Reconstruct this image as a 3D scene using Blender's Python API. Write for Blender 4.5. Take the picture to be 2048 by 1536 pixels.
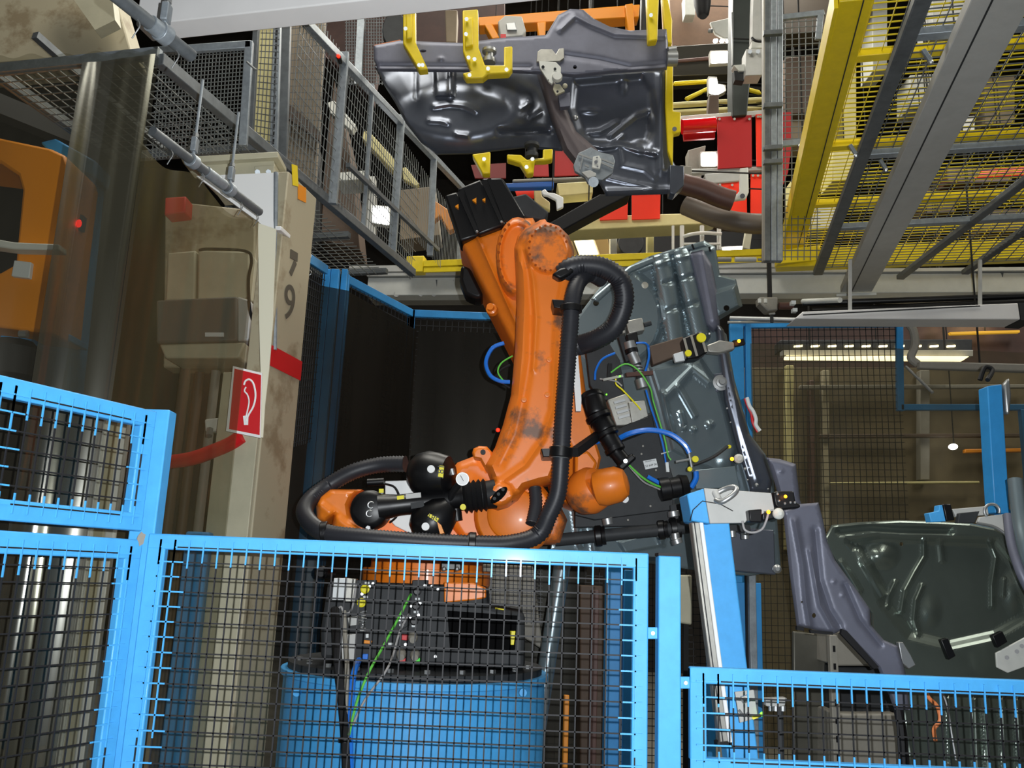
import bpy, bmesh, math, random
import numpy as np
from mathutils import Vector, Matrix, geometry
random.seed(7)
for o in list(bpy.data.objects): bpy.data.objects.remove(o)
SC = bpy.context.scene
COL = SC.collection

# ------------------------------------------------------------------ camera
FOC = 1767.0; PITCH = math.radians(12.35); ROLL = math.radians(2.31); EYE = Vector((0, 0, 1.6))
_up0 = Vector((0, -math.sin(PITCH), math.cos(PITCH))); _r0 = Vector((1, 0, 0))
FW = Vector((0, math.cos(PITCH), math.sin(PITCH)))
RT = _up0*math.sin(ROLL) + _r0*math.cos(ROLL)
UP = _up0*math.cos(ROLL) - _r0*math.sin(ROLL)
cam_d = bpy.data.cameras.new('camera'); cam = bpy.data.objects.new('camera', cam_d); COL.objects.link(cam)
cam_d.sensor_width = 36; cam_d.lens = FOC/2048*36; cam_d.clip_start = .05; cam_d.clip_end = 200
cam.matrix_world = Matrix(((RT.x, UP.x, -FW.x, EYE.x), (RT.y, UP.y, -FW.y, EYE.y), (RT.z, UP.z, -FW.z, EYE.z), (0, 0, 0, 1)))
SC.camera = cam

def ray(px, py): return FW*1.0 + RT*((px-1024)/FOC) - UP*((py-768)/FOC)
def P(px, py, Y):                      # point seen at this pixel, Y metres ahead
    d = ray(px, py); return EYE + d*(Y/d.y)
def Z(px, py, z):                      # point seen at this pixel, at height z
    d = ray(px, py); return EYE + d*((z-EYE.z)/d.z)
def PV(px, py, A, ang):                # on the vertical plane through A, heading ang from +Y
    n = Vector((math.cos(ang), -math.sin(ang), 0)); d = ray(px, py)
    return EYE + d*(n.dot(A-EYE)/n.dot(d))

# ------------------------------------------------------------------ light and exposure
SC.view_settings.view_transform = 'Standard'; SC.view_settings.look = 'None'
SC.view_settings.gamma = 1; SC.view_settings.use_curve_mapping = False
SC.view_settings.exposure = 0.0
w = bpy.data.worlds.new('world'); SC.world = w; w.use_nodes = True
w.node_tree.nodes['Background'].inputs[0].default_value = (.85, .92, 1, 1)
w.node_tree.nodes['Background'].inputs[1].default_value = .05
def area(name, loc, aim, size, power, col=(1, 1, 1), sy=None):
    l = bpy.data.lights.new(name, 'AREA'); l.size = size; l.energy = power; l.color = col
    if sy: l.shape = 'RECTANGLE'; l.size_y = sy
    o = bpy.data.objects.new(name, l); COL.objects.link(o); o.location = loc
    o.rotation_euler = (Vector(aim)-Vector(loc)).to_track_quat('-Z', 'Y').to_euler(); return o
fl = bpy.data.lights.new('camera_flash', 'SPOT'); fl.energy = 500; fl.shadow_soft_size = .005; fl.color = (.93, .97, 1.0)
fl.spot_size = math.radians(110); fl.spot_blend = .8
fo = bpy.data.objects.new('camera_flash', fl); COL.objects.link(fo); fo.location = (.062, -.01, 1.625)
fo.rotation_euler = FW.to_track_quat('-Z', 'Y').to_euler()
area('hall_light_ahead', (1, 9.5, 9.2), (1, 8, 0), 5, 700, (1, .97, .88), 2)
area('hall_light_above', (-1, 3.5, 9.2), (0, 4.5, 0), 5, 380, (1, .97, .88), 2)
area('hall_light_right', (7, 5, 9.0), (3, 5, 3), 4, 420, (1, .97, .88), 2)

# ------------------------------------------------------------------ materials
def lin(c):
    c = c/255.0
    return c/12.92 if c <= .04045 else ((c+.055)/1.055)**2.4
def rgb(r, g, b): return (lin(r), lin(g), lin(b), 1)
_M = {}
def mat(name, col, rough=.5, metal=0, noise=0, nscale=8, emit=0, bump=0, dirt=None, coat=0, spec=.5):
    if name in _M: return _M[name]
    m = bpy.data.materials.new(name); m.use_nodes = True; nt = m.node_tree; b = nt.nodes['Principled BSDF']
    c = rgb(*col); b.inputs['Base Color'].default_value = c
    b.inputs['Roughness'].default_value = rough; b.inputs['Metallic'].default_value = metal
    b.inputs['Specular IOR Level'].default_value = spec
    if coat: b.inputs['Coat Weight'].default_value = coat; b.inputs['Coat Roughness'].default_value = .12
    tc = nt.nodes.new('ShaderNodeTexCoord')
    if noise or dirt:
        n = nt.nodes.new('ShaderNodeTexNoise'); n.inputs['Scale'].default_value = nscale; n.inputs['Detail'].default_value = 6
        n.inputs['Roughness'].default_value = .65
        nt.links.new(tc.outputs['Object'], n.inputs['Vector'])
        rp = nt.nodes.new('ShaderNodeValToRGB'); nt.links.new(n.outputs['Fac'], rp.inputs[0])
        e = rp.color_ramp.elements
        d = rgb(*dirt) if dirt else tuple(x*(1-noise) for x in c[:3])+(1,)
        e[0].position = .33; e[0].color = d; e[1].position = .55 if dirt else .68; e[1].color = c
        if dirt and not noise: e[0].position = .37; e[1].position = .47
        nt.links.new(rp.outputs[0], b.inputs['Base Color'])
    if bump:
        n2 = nt.nodes.new('ShaderNodeTexNoise'); n2.inputs['Scale'].default_value = nscale*3; n2.inputs['Detail'].default_value = 3
        nt.links.new(tc.outputs['Object'], n2.inputs['Vector'])
        bp = nt.nodes.new('ShaderNodeBump'); bp.inputs['Strength'].default_value = bump; bp.inputs['Distance'].default_value = .02
        nt.links.new(n2.outputs['Fac'], bp.inputs['Height']); nt.links.new(bp.outputs[0], b.inputs['Normal'])
    if emit:
        b.inputs['Emission Color'].default_value = c; b.inputs['Emission Strength'].default_value = emit
    _M[name] = m; return m
def film(name, col, fac, rough=.25, gloss=.35, nscale=2.0, thick=0.0):   # see-through plastic film
    m = bpy.data.materials.new(name); m.use_nodes = True; nt = m.node_tree; nt.nodes.clear()
    out = nt.nodes.new('ShaderNodeOutputMaterial')
    tr = nt.nodes.new('ShaderNodeBsdfTransparent'); df = nt.nodes.new('ShaderNodeBsdfDiffuse'); gl = nt.nodes.new('ShaderNodeBsdfGlossy')
    c = rgb(*col); df.inputs[0].default_value = c; gl.inputs[0].default_value = (.9, .9, .8, 1); gl.inputs['Roughness'].default_value = rough
    tr.inputs[0].default_value = (thick or .92, thick or .91, (thick or .88)*.93, 1)
    m1 = nt.nodes.new('ShaderNodeMixShader'); m2 = nt.nodes.new('ShaderNodeMixShader')
    m1.inputs[0].default_value = gloss; nt.links.new(df.outputs[0], m1.inputs[1]); nt.links.new(gl.outputs[0], m1.inputs[2])
    tc = nt.nodes.new('ShaderNodeTexCoord'); n = nt.nodes.new('ShaderNodeTexNoise'); n.inputs['Scale'].default_value = nscale; n.inputs['Detail'].default_value = 4
    mp = nt.nodes.new('ShaderNodeMapping'); mp.inputs['Scale'].default_value = (3, 3, .5)
    nt.links.new(tc.outputs['Object'], mp.inputs[0]); nt.links.new(mp.outputs[0], n.inputs['Vector'])
    mr = nt.nodes.new('ShaderNodeMapRange'); mr.inputs[1].default_value = .3; mr.inputs[2].default_value = .7
    mr.inputs[3].default_value = fac*.7; mr.inputs[4].default_value = min(1, fac*1.3)
    nt.links.new(n.outputs['Fac'], mr.inputs[0]); nt.links.new(mr.outputs[0], m2.inputs[0])
    nt.links.new(tr.outputs[0], m2.inputs[1]); nt.links.new(m1.outputs[0], m2.inputs[2]); nt.links.new(m2.outputs[0], out.inputs[0])
    return m
BLUE = mat('blue_paint', (74, 166, 230), .5, noise=.12, nscale=20, coat=.04, spec=.35)
BLUE_D = mat('blue_paint_worn', (52, 150, 218), .45, noise=.2, nscale=6)
WIRE = mat('blue_wire', (40, 40, 42), .6, noise=.5, nscale=.8, spec=.25)
WIRE_D = mat('dark_wire', (26, 26, 28), .5)
GALV = mat('galvanised_steel', (152, 160, 166), .45, .35, noise=.3, nscale=25)
GALV_D = mat('dull_galvanised_steel', (106, 111, 114), .5, .3, noise=.35, nscale=12)
GALV_W = mat('galvanised_wire', (128, 132, 130), .4, .4)
YEL = mat('yellow_paint', (232, 204, 20), .4, noise=.12, nscale=14)
YEL_W = mat('yellow_wire', (205, 185, 30), .5)
CREAM = mat('cream_paint', (186, 181, 156), .5, noise=.2, nscale=4)
CREAM_D = mat('stained_cream_paint', (166, 157, 132), .6, dirt=(136, 122, 96), nscale=3, bump=.05)
CREAM_B = mat('pale_yellow_machine_paint', (208, 198, 140), .55, noise=.15, nscale=5)
LILAC = mat('white_grey_enamel', (224, 222, 220), .45, noise=.06, nscale=5)
GREY_B = mat('grey_beam_paint', (182, 182, 178), .5, noise=.12, nscale=9)
GREY_L = mat('light_grey_paint', (206, 207, 200), .5, noise=.1, nscale=9)
GREY_K = mat('warm_grey_paint', (140, 136, 126), .6, noise=.1, nscale=30)
ORG = mat('orange_enamel', (236, 126, 28), .42, coat=.05, noise=.22, nscale=5)
ORG_D = mat('grimy_orange_enamel', (230, 120, 32), .42, dirt=(112, 78, 58), nscale=3.6, coat=.08)
ORG_B = mat('orange_bolt_paint', (150, 70, 20), .7, spec=.1)
ORG_Y = mat('amber_orange_paint', (224, 136, 6), .45)
STRIPW = mat('cream_white_sheet', (216, 212, 190), .55)
BLK = mat('black_plastic', (13, 13, 15), .38, spec=.4)
BLK_M = mat('black_rubber', (22, 22, 24), .6, spec=.3)
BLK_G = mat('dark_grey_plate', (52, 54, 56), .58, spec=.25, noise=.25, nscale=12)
HOSE = mat('corrugated_hose', (40, 41, 46), .45, spec=.4)
STEEL = mat('bright_steel', (170, 172, 172), .42, .8)
MATTE = mat('matte_black', (9, 9, 10), .85, spec=.06)
ALU = mat('aluminium', (176, 174, 166), .4, .7, noise=.2, nscale=20)
SHEET = mat('bare_sheet_steel', (132, 147, 153), .3, .6, noise=.12, nscale=3)
SHEET_P = mat('primed_sheet_steel', (108, 110, 124), .5, .3, noise=.2, nscale=6)
SHEET_D = mat('dark_sheet_steel', (104, 109, 120), .3, .6, noise=.2, nscale=5)
SHEET_O = mat('oiled_sheet_steel', (112, 122, 114), .28, .65, noise=.2, nscale=3)
RED = mat('red_paint', (196, 14, 24), .45)
REDF = mat('orange_red_plastic', (245, 48, 8), .45)
REDD = mat('deep_red_plastic', (170, 12, 14), .5)
WHT = mat('white_sheet', (228, 229, 228), .55)
WHT_G = mat('white_label', (210, 214, 214), .5)
BLUEH = mat('blue_air_hose', (24, 110, 210), .35, coat=.3)
GRNW = mat('green_yellow_cable', (96, 190, 70), .45)
GRYW = mat('grey_cable', (150, 148, 148), .5)
CYEL = mat('yellow_cap', (226, 214, 24), .5)
DARKW = mat('dark_wall', (40, 36, 32), .9, noise=.4, nscale=1.5)
TAN = mat('tan_cladding', (136, 122, 102), .8, noise=.25, nscale=2)
STENC = mat('faded_stencil_paint', (82, 76, 64), .7)
FLOORC = mat('concrete_floor', (116, 112, 102), .7, noise=.3, nscale=2)  # plain mottled concrete grey of the hall floor
BROWN = mat('brown_machine', (84, 66, 52), .6, noise=.3, nscale=4)
RUSTY = mat('reddish_brown_steel', (92, 62, 54), .5, noise=.3, nscale=6)
LAMP = mat('lit_lamp', (255, 255, 255), .5, emit=14)
LAMPW = mat('lit_warm_lamp', (255, 232, 170), .5, emit=10)
LAMPT = mat('lit_tube', (255, 236, 180), .5, emit=3.2)
LED_R = mat('lit_red_led', (255, 25, 10), .5, emit=6)
LED_O = mat('lit_amber_led', (255, 150, 20), .5, emit=6)
LED_G = mat('lit_green_led', (90, 255, 40), .5, emit=5)
CURT = mat('dark_welding_curtain', (34, 32, 30), .55, noise=.3, nscale=2)

# ------------------------------------------------------------------ geometry helpers
class MB:
    def __init__(s): s.v = []; s.f = []
    def add(s, vs, fs):
        n = len(s.v); s.v += [Vector(v) for v in vs]; s.f += [tuple(i+n for i in f) for f in fs]; return s
    def bar(s, a, b, w_, h_, up=(0, 0, 1), ext=0):
        a = Vector(a); b = Vector(b); d = (b-a).normalized(); up = Vector(up)
        if abs(d.dot(up)) > .98: up = Vector((0, 1, 0))
        x = d.cross(up).normalized(); y = x.cross(d); a = a-d*ext; b = b+d*ext
        c = [p+x*(i*w_/2)+y*(j*h_/2) for p in (a, b) for i, j in ((-1, -1), (1, -1), (1, 1), (-1, 1))]
        return s.add(c, [(0, 3, 2, 1), (4, 5, 6, 7), (0, 1, 5, 4), (1, 2, 6, 5), (2, 3, 7, 6), (3, 0, 4, 7)])
    def box(s, c, sx, sy, sz):
        c = Vector(c); return s.bar(c-Vector((sx/2, 0, 0)), c+Vector((sx/2, 0, 0)), sy, sz)
    def cyl(s, a, b, r0, r1=None, n=16, caps=True):
        a = Vector(a); b = Vector(b); r1 = r0 if r1 is None else r1
        d = (b-a).normalized(); x = d.orthogonal().normalized(); y = d.cross(x)
        vs = [p+x*(r*math.cos(2*math.pi*i/n))+y*(r*math.sin(2*math.pi*i/n)) for p, r in ((a, r0), (b, r1)) for i in range(n)]
        fs = [(i, (i+1) % n, n+(i+1) % n, n+i) for i in range(n)]
        if caps: fs += [tuple(range(n))[::-1], tuple(range(n, 2*n))]
        return s.add(vs, fs)
    def lathe(s, a, d, prof, n=20, x=None):          # prof: (distance along, radius)
        a = Vector(a); d = Vector(d).normalized(); x = (x or d.orthogonal()).normalized(); y = d.cross(x); vs = []; fs = []
        for t, r in prof:
            for i in range(n): vs.append(a+d*t+x*(r*math.cos(2*math.pi*i/n))+y*(r*math.sin(2*math.pi*i/n)))
        for k in range(len(prof)-1):
            for i in range(n): j = (i+1) % n; fs.append((k*n+i, k*n+j, (k+1)*n+j, (k+1)*n+i))
        fs.append(tuple(range(n))[::-1]); fs.append(tuple(range((len(prof)-1)*n, len(prof)*n)))
        return s.add(vs, fs)
    def tube(s, pts, r, n=10, rf=None):
        pts = [Vector(p) for p in pts]; m = len(pts); t0 = (pts[1]-pts[0]).normalized(); x = t0.orthogonal().normalized(); vs = []; fs = []
        for k in range(m):
            t = (pts[min(k+1, m-1)]-pts[max(k-1, 0)]).normalized()
            x = (x-t*x.dot(t)).normalized(); y = t.cross(x); rr = rf(k) if rf else r
            for i in range(n): vs.append(pts[k]+x*(rr*math.cos(2*math.pi*i/n))+y*(rr*math.sin(2*math.pi*i/n)))
        for k in range(m-1):
            for i in range(n): j = (i+1) % n; fs.append((k*n+i, k*n+j, (k+1)*n+j, (k+1)*n+i))
        fs.append(tuple(range(n))[::-1]); fs.append(tuple(range((m-1)*n, m*n)))
        return s.add(vs, fs)
    def prism(s, pts, ext):                          # polygon (world) pushed along ext
        pts = [Vector(p) for p in pts]; n = len(pts); ext = Vector(ext)
        return s.add(pts+[p+ext for p in pts], [tuple(range(n)), tuple(range(n, 2*n))[::-1]]+[(i, (i+1) % n, n+(i+1) % n, n+i) for i in range(n)])
    def slab(s, poly, Y, t, tilt=None):              # pixel outline at depth Y, t metres thick
        f = tilt or (lambda x, y: Y)
        return s.prism([P(x, y, f(x, y)) for x, y in poly], (0, t, 0))
    def sphere(s, c, r, n=16, sc=(1, 1, 1)):
        c = Vector(c); vs = []; fs = []; h = n//2
        for k in range(1, h):
            a = math.pi*k/h
            for i in range(n): b = 2*math.pi*i/n; vs.append(c+Vector((math.sin(a)*math.cos(b)*sc[0], math.sin(a)*math.sin(b)*sc[1], math.cos(a)*sc[2]))*r)
        top = len(vs); vs += [c+Vector((0, 0, r*sc[2])), c-Vector((0, 0, r*sc[2]))]
        for k in range(h-2):
            for i in range(n): j = (i+1) % n; fs.append((k*n+i, (k+1)*n+i, (k+1)*n+j, k*n+j))
        for i in range(n):
            j = (i+1) % n; fs.append((top, i, j)); fs.append((top+1, (h-2)*n+j, (h-2)*n+i))
        return s.add(vs, fs)
    def wires(s, c00, c10, c11, c01, nu, nv, r, over=0.0):
        c00, c10, c11, c01 = map(Vector, (c00, c10, c11, c01))
        for i in range(nu):
            t = (i+.5)/nu; a = c00.lerp(c10, t); b = c01.lerp(c11, t); d = (b-a)*over; s.bar(a-d, b+d, r, r)
        for j in range(nv):
            t = (j+.5)/nv; a = c00.lerp(c01, t); b = c10.lerp(c11, t); d = (b-a)*over; s.bar(a-d, b+d, r, r)
        return s
    def build(s, name, m, parent=None, label=None, cat=None, group=None, kind=None, bev=0, seg=2, ang=35, recalc=True):
        me = bpy.data.meshes.new(name)
        if parent is not None: org = Vector(parent['_org'])
        else:
            xs = [v.x for v in s.v]; ys = [v.y for v in s.v]; zs = [v.z for v in s.v]
            org = Vector(((min(xs)+max(xs))/2, (min(ys)+max(ys))/2, min(zs)))
        me.from_pydata([v-org for v in s.v], [], s.f)
        if recalc:
            bm = bmesh.new(); bm.from_mesh(me); bmesh.ops.recalc_face_normals(bm, faces=bm.faces); bm.to_mesh(me); bm.free()
        me.materials.append(m)
        if len(s.f) < 60000:
            for p in me.polygons: p.use_smooth = True
            me.set_sharp_from_angle(angle=math.radians(ang))
        o = bpy.data.objects.new(name, me); COL.objects.link(o)
        if parent is not None: o.parent = parent
        else: o.location = org
        o['_org'] = list(org)
        if bev:
            b = o.modifiers.new('bevel', 'BEVEL'); b.width = bev; b.segments = seg; b.limit_method = 'ANGLE'; b.angle_limit = math.radians(40)
            b.harden_normals = False
        setp(o, label, cat, group, kind); return o
def setp(o, label=None, cat=None, group=None, kind=None):
    if label: o['label'] = label
    if cat: o['category'] = cat
    if group: o['group'] = group
    if kind: o['kind'] = kind
def T(name, label, cat, loc, group=None, kind=None):
    o = bpy.data.objects.new(name, None); COL.objects.link(o); o.location = loc; o['_org'] = list(loc); o.empty_display_size = .05
    setp(o, label, cat, group, kind); return o
def sub(o): return o           # children of a part share the origin of the thing
def spline(pts, k=8):
    pts = [Vector(p) for p in pts]; out = []; n = len(pts)
    for i in range(n-1):
        p0 = pts[max(i-1, 0)]; p1 = pts[i]; p2 = pts[i+1]; p3 = pts[min(i+2, n-1)]
        for j in range(k):
            t = j/k; out.append(.5*((2*p1)+(p2-p0)*t+(2*p0-5*p1+4*p2-p3)*t*t+(3*p1-p0-3*p2+p3)*t**3))
    return out+[pts[-1]]
def text(name, s, c, right, up, size, m, parent, Zs=.001):
    cu = bpy.data.curves.new(name, 'FONT'); cu.body = s; cu.size = size; cu.align_x = 'CENTER'; cu.align_y = 'CENTER'; cu.extrude = Zs
    t = bpy.data.objects.new(name, cu); COL.objects.link(t)
    me = bpy.data.meshes.new_from_object(t.evaluated_get(bpy.context.evaluated_depsgraph_get())); bpy.data.objects.remove(t)
    right = Vector(right).normalized(); up = (Vector(up)-right*Vector(up).dot(right)).normalized(); n = right.cross(up)
    R = Matrix((right, up, n)).transposed().to_4x4(); off = Vector(c)-Vector(parent['_org'])
    me.transform(Matrix.Translation(off) @ R); me.materials.clear(); me.materials.append(m)
    o = bpy.data.objects.new(name, me); COL.objects.link(o); o.parent = parent; o['_org'] = parent['_org']; return o

# relief features for pressed sheet metal, all in the sheet's own outline coordinates
def seg_d(X, Y, pts):
    best = np.full(X.shape, 1e9)
    for (x0, y0), (x1, y1) in zip(pts[:-1], pts[1:]):
        dx, dy = x1-x0, y1-y0; L = dx*dx+dy*dy or 1e-9
        t = np.clip(((X-x0)*dx+(Y-y0)*dy)/L, 0, 1); best = np.minimum(best, np.hypot(X-x0-t*dx, Y-y0-t*dy))
    return best
def rib(pts, w_, h):
    f = lambda X, Y: h*np.exp(-(seg_d(X, Y, pts)/w_)**2)
    f.line = (pts, w_); return f
def tubef(pts, w_, h): return lambda X, Y: h*np.sqrt(np.clip(1-(seg_d(X, Y, pts)/w_)**2, 0, 1))
def dome(cx, cy, rx, ry, h, a=0, p=1.0):
    ca, sa = math.cos(math.radians(a)), math.sin(math.radians(a))
    def f(X, Y):
        u = ((X-cx)*ca+(Y-cy)*sa)/rx; v = (-(X-cx)*sa+(Y-cy)*ca)/ry; r = np.clip(np.sqrt(u*u+v*v), 0, 1); return h*(np.cos(r*math.pi)*.5+.5)**p
    return f
def rim(poly, w_, d):
    cl = list(poly)+[poly[0]]
    f = lambda X, Y: -d*np.clip(1-seg_d(X, Y, cl)/w_, 0, 1)**2
    f.line = (cl, w_*.8); return f
def inside(X, Y, poly):
    r = np.zeros(X.shape, bool); n = len(poly)
    for i in range(n):
        x0, y0 = poly[i]; x1, y1 = poly[(i+1) % n]
        if y0 == y1: continue
        c = ((y0 > Y) != (y1 > Y)) & (X < (x1-x0)*(Y-y0)/(y1-y0)+x0); r ^= c
    return r
def plate(poly, h, soft):
    cl = list(poly)+[poly[0]]
    def f(X, Y):
        d = seg_d(X, Y, cl); d = np.where(inside(X, Y, poly), d, -d); t = np.clip(d/soft*.5+.5, 0, 1); return h*t*t*(3-2*t)
    f.line = (cl, min(soft*.8, 8)); return f
def sheet(name, outline, Yf, feats, step, m, parent, thick=.006, holes=(), label=None, flip=False):
    step *= .8; ol = []; n = len(outline)
    for i in range(n):
        x0, y0 = outline[i]; x1, y1 = outline[(i+1) % n]; k = max(1, int(math.hypot(x1-x0, y1-y0)/step))
        ol += [(x0+(x1-x0)*j/k, y0+(y1-y0)*j/k) for j in range(k)]
    pts = list(ol); edges = [(i, (i+1) % len(ol)) for i in range(len(ol))]
    hp = []
    for h in holes:
        b = len(pts); pts += h; edges += [(b+i, b+(i+1) % len(h)) for i in range(len(h))]; hp.append(h)
    xs = [p[0] for p in ol]; ys = [p[1] for p in ol]; lines = []
    for f in feats:
        if not hasattr(f, 'line'): continue
        lp, lw = f.line
        for off in (-1.25*lw, -.5*lw, 0, .5*lw, 1.25*lw):
            q = []
            for i, (x, y) in enumerate(lp):
                a, b = lp[max(i-1, 0)], lp[min(i+1, len(lp)-1)]; dx, dy = b[0]-a[0], b[1]-a[1]; L = math.hypot(dx, dy) or 1; q.append((x-dy/L*off, y+dx/L*off))
            rs = []
            for (x0, y0), (x1, y1) in zip(q[:-1], q[1:]):
                k = max(1, int(math.hypot(x1-x0, y1-y0)/step)); rs += [(x0+(x1-x0)*j/k, y0+(y1-y0)*j/k) for j in range(k)]
            rs.append(q[-1]); A = np.array(rs); msk = inside(A[:, 0], A[:, 1], ol) & (seg_d(A[:, 0], A[:, 1], ol+[ol[0]]) > 1.2); prev = None
            for p_, ok_ in zip(rs, msk):
                if not ok_: prev = None; continue
                pts.append(p_); 
                if prev is not None: edges.append((prev, len(pts)-1))
                prev = len(pts)-1
        lines.append((lp, lw))
    gx = np.arange(min(xs)+step/2, max(xs), step); gy = np.arange(min(ys)+step/2, max(ys), step*.87)
    GX, GY = np.meshgrid(gx, gy); GX = GX + (np.arange(len(gy)) % 2)[:, None]*step*.5; GX = GX.ravel(); GY = GY.ravel()
    ok = inside(GX, GY, ol) & (seg_d(GX, GY, ol+[ol[0]]) > step*.45)
    for lp, lw in lines: ok &= seg_d(GX, GY, lp) > lw*1.25+step*.3
    for h in hp: ok &= ~inside(GX, GY, h) & (seg_d(GX, GY, list(h)+[h[0]]) > step*.3)
    pts += list(zip(GX[ok], GY[ok]))
    r = geometry.delaunay_2d_cdt([Vector(p) for p in pts], edges, [], 1, 1e-4)
    vc = r[0]; fs = [f for f in r[2]]
    X = np.array([v.x for v in vc]); Yp = np.array([v.y for v in vc])
    D = np.array([Yf(a, b) for a, b in zip(X, Yp)], float)
    for f in feats: D = D - f(X, Yp)
    if hp:
        keep = []
        for f in fs:
            cx = sum(X[i] for i in f)/3; cy = sum(Yp[i] for i in f)/3
            if not any(inside(np.array([cx]), np.array([cy]), h)[0] for h in hp): keep.append(f)
        fs = keep
    vs = [P(a, b, d) for a, b, d in zip(X, Yp, D)]; fs = [tuple(f) for f in fs]; f0 = max(fs, key=lambda f: (vs[f[1]]-vs[f[0]]).cross(vs[f[2]]-vs[f[0]]).length)
    if (vs[f0[1]]-vs[f0[0]]).cross(vs[f0[2]]-vs[f0[0]]).dot(EYE-vs[f0[0]]) < 0: fs = [f[::-1] for f in fs]
    nn = len(vs); ed = {}
    for f in fs:
        for i in range(3): ed[(f[i], f[(i+1) % 3])] = 1
    wall = [(b_, a_, a_+nn, b_+nn) for (a_, b_) in ed if (b_, a_) not in ed]
    mb = MB(); mb.add(vs+[v+Vector((0, thick, 0)) for v in vs], fs+[tuple(i+nn for i in f[::-1]) for f in fs]+wall)
    return mb.build(name, m, parent, label=label, ang=50, recalc=False)
def circ(cx, cy, r, n=12, ry=None, a0=0): return [(cx+r*math.cos(2*math.pi*i/n+a0), cy+(ry or r)*math.sin(2*math.pi*i/n+a0)) for i in range(n)]
def down(px, py, Y, z):                # straight below the pixel's point, at height z
    p = P(px, py, Y); return Vector((p.x, p.y, z))
def Tp(name, label, cat, px, py, Y, z=None, group=None):
    p = P(px, py, Y); return T(name, label, cat, (p.x, p.y, p.z if z is None else z), group)
def at0(p): return (p.x, p.y, p.z)
# ------------------------------------------------------------------ the hall shell
YAW = math.radians(13); U = Vector((math.sin(YAW), math.cos(YAW), 0)); VV = Vector((math.cos(YAW), -math.sin(YAW), 0)); ZZ = Vector((0, 0, 1))
def shell(name, pts, m):
    mb = MB(); mb.add(pts, [tuple(range(len(pts)))]); return mb.build(name, m, kind='structure', recalc=False)
HB = [(-9, -2), (11, -2), (11, 17), (-9, 17)]
MB().prism([(x, y, -.2) for x, y in HB], (0, 0, .2)).build('floor', FLOORC, kind='structure')
MB().prism([(x, y, 9.6) for x, y in HB], (0, 0, .2)).build('ceiling', DARKW, kind='structure')
MB().prism([(-9.2, 17, 0), (11.2, 17, 0), (11.2, 17.2, 0), (-9.2, 17.2, 0)], (0, 0, 9.6)).build('wall_back', DARKW, kind='structure')
MB().prism([(-9.2, -2, 0), (-9, -2, 0), (-9, 17, 0), (-9.2, 17, 0)], (0, 0, 9.6)).build('wall_left', DARKW, kind='structure')
MB().prism([(11, -2, 0), (11.2, -2, 0), (11.2, 17, 0), (11, 17, 0)], (0, 0, 9.6)).build('wall_right', DARKW, kind='structure')

# ------------------------------------------------------------------ front guard fence
def fence_panel(name, label, a, b, zt, zb, fw=.044, pitch=.0405, wr=.0038, fm=BLUE, wm=WIRE, group=None, tips=True, fwl=None):
    a = Vector((a[0], a[1], 0)); b = Vector((b[0], b[1], 0)); d = (b-a).normalized(); nrm = Vector((d.y, -d.x, 0))
    if nrm.y > 0: nrm = -nrm
    t = T(name, label, 'fence', at0(((a+b)/2)+ZZ*zb), group); L = (b-a).length; fl_ = fwl or fw; h = fw/2
    MB().bar(a+ZZ*(zt-h), b+ZZ*(zt-h), .03, fw).build('top_rail', fm, t, bev=.004)
    MB().bar(a+ZZ*(zb+h), b+ZZ*(zb+h), .03, fw).build('bottom_rail', fm, t, bev=.004)
    for p, w_ in ((a+d*fl_/2, fl_), (b-d*h, fw)):
        MB().bar(p+ZZ*(zb+.001), p+ZZ*(zt-.001), w_, .029, up=nrm).build('stile', fm, t, bev=.004)
    o = nrm*.017; ia = a+d*fl_*.35; ib = b-d*fw*.35; z0 = zb+fw*.35; z1 = zt-fw*.35
    nu = max(1, int((ib-ia).length/pitch)); nv = max(1, int((z1-z0)/pitch))
    mb = MB(); mb.wires(ia+ZZ*z0+o, ib+ZZ*z0+o, ib+ZZ*z1+o, ia+ZZ*z1+o, nu, nv, wr); mb.build('wire_mesh', wm, t, kind='stuff')
    if tips:
        tp = MB(); r2 = wr*1.12
        for i in range(nu):
            p = ia.lerp(ib, (i+.5)/nu)+o
            e = .055*random.uniform(.8, 1.3); tp.bar(p+ZZ*(z1-fw*.4-e), p+ZZ*z1, r2, r2); tp.bar(p+ZZ*z0, p+ZZ*(z0+fw*.4+.03), r2, r2)
        for j in range(nv):
            z = z0+(z1-z0)*(j+.5)/nv; e = .075*random.uniform(.7, 1.3)
            tp.bar(ia+o+ZZ*z, ia+o+ZZ*z+d*(fl_*.5+e*.8), r2, r2); tp.bar(ib+o+ZZ*z, ib+o+ZZ*z-d*(fw*.5+e*.5), r2, r2)
        for k in (0, 1, nu-1) if nu > 4 else (): 
            p = ia.lerp(ib, (k+.5)/nu)+o; tp.bar(p+ZZ*(z1-(z1-z0)*.35), p+ZZ*z1, r2, r2)
        tp.build('painted_wire_end', BLUE, t, kind='stuff')
    return t
FY = 2.6
pA = P(302, 1064, FY); pB = P(1296, 1110, FY)
zT = (pA.z+pB.z)/2
fence_panel('mesh_fence', 'wide blue mesh guard panel in front of the orange robot pedestal', (pA.x, FY), (pB.x, FY), zT, .12, fwl=.052)
pp = P(1336, 1112, FY)
po = T('fence_post', 'bright blue square fence post between tall panel and low right panel', 'post', (pp.x, FY, 0))
MB().bar((pp.x, FY, 0), (pp.x, FY, pp.z), .063, .06, up=(0, 1, 0)).build('shaft', BLUE, po, bev=.004)
MB().box((pp.x, FY, .006), .14, .14, .012).build('foot_plate', BLUE, po)
MB().box((pp.x, FY, pp.z+.003), .066, .063, .008).build('post_cap', BLK_M, po)
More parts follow.
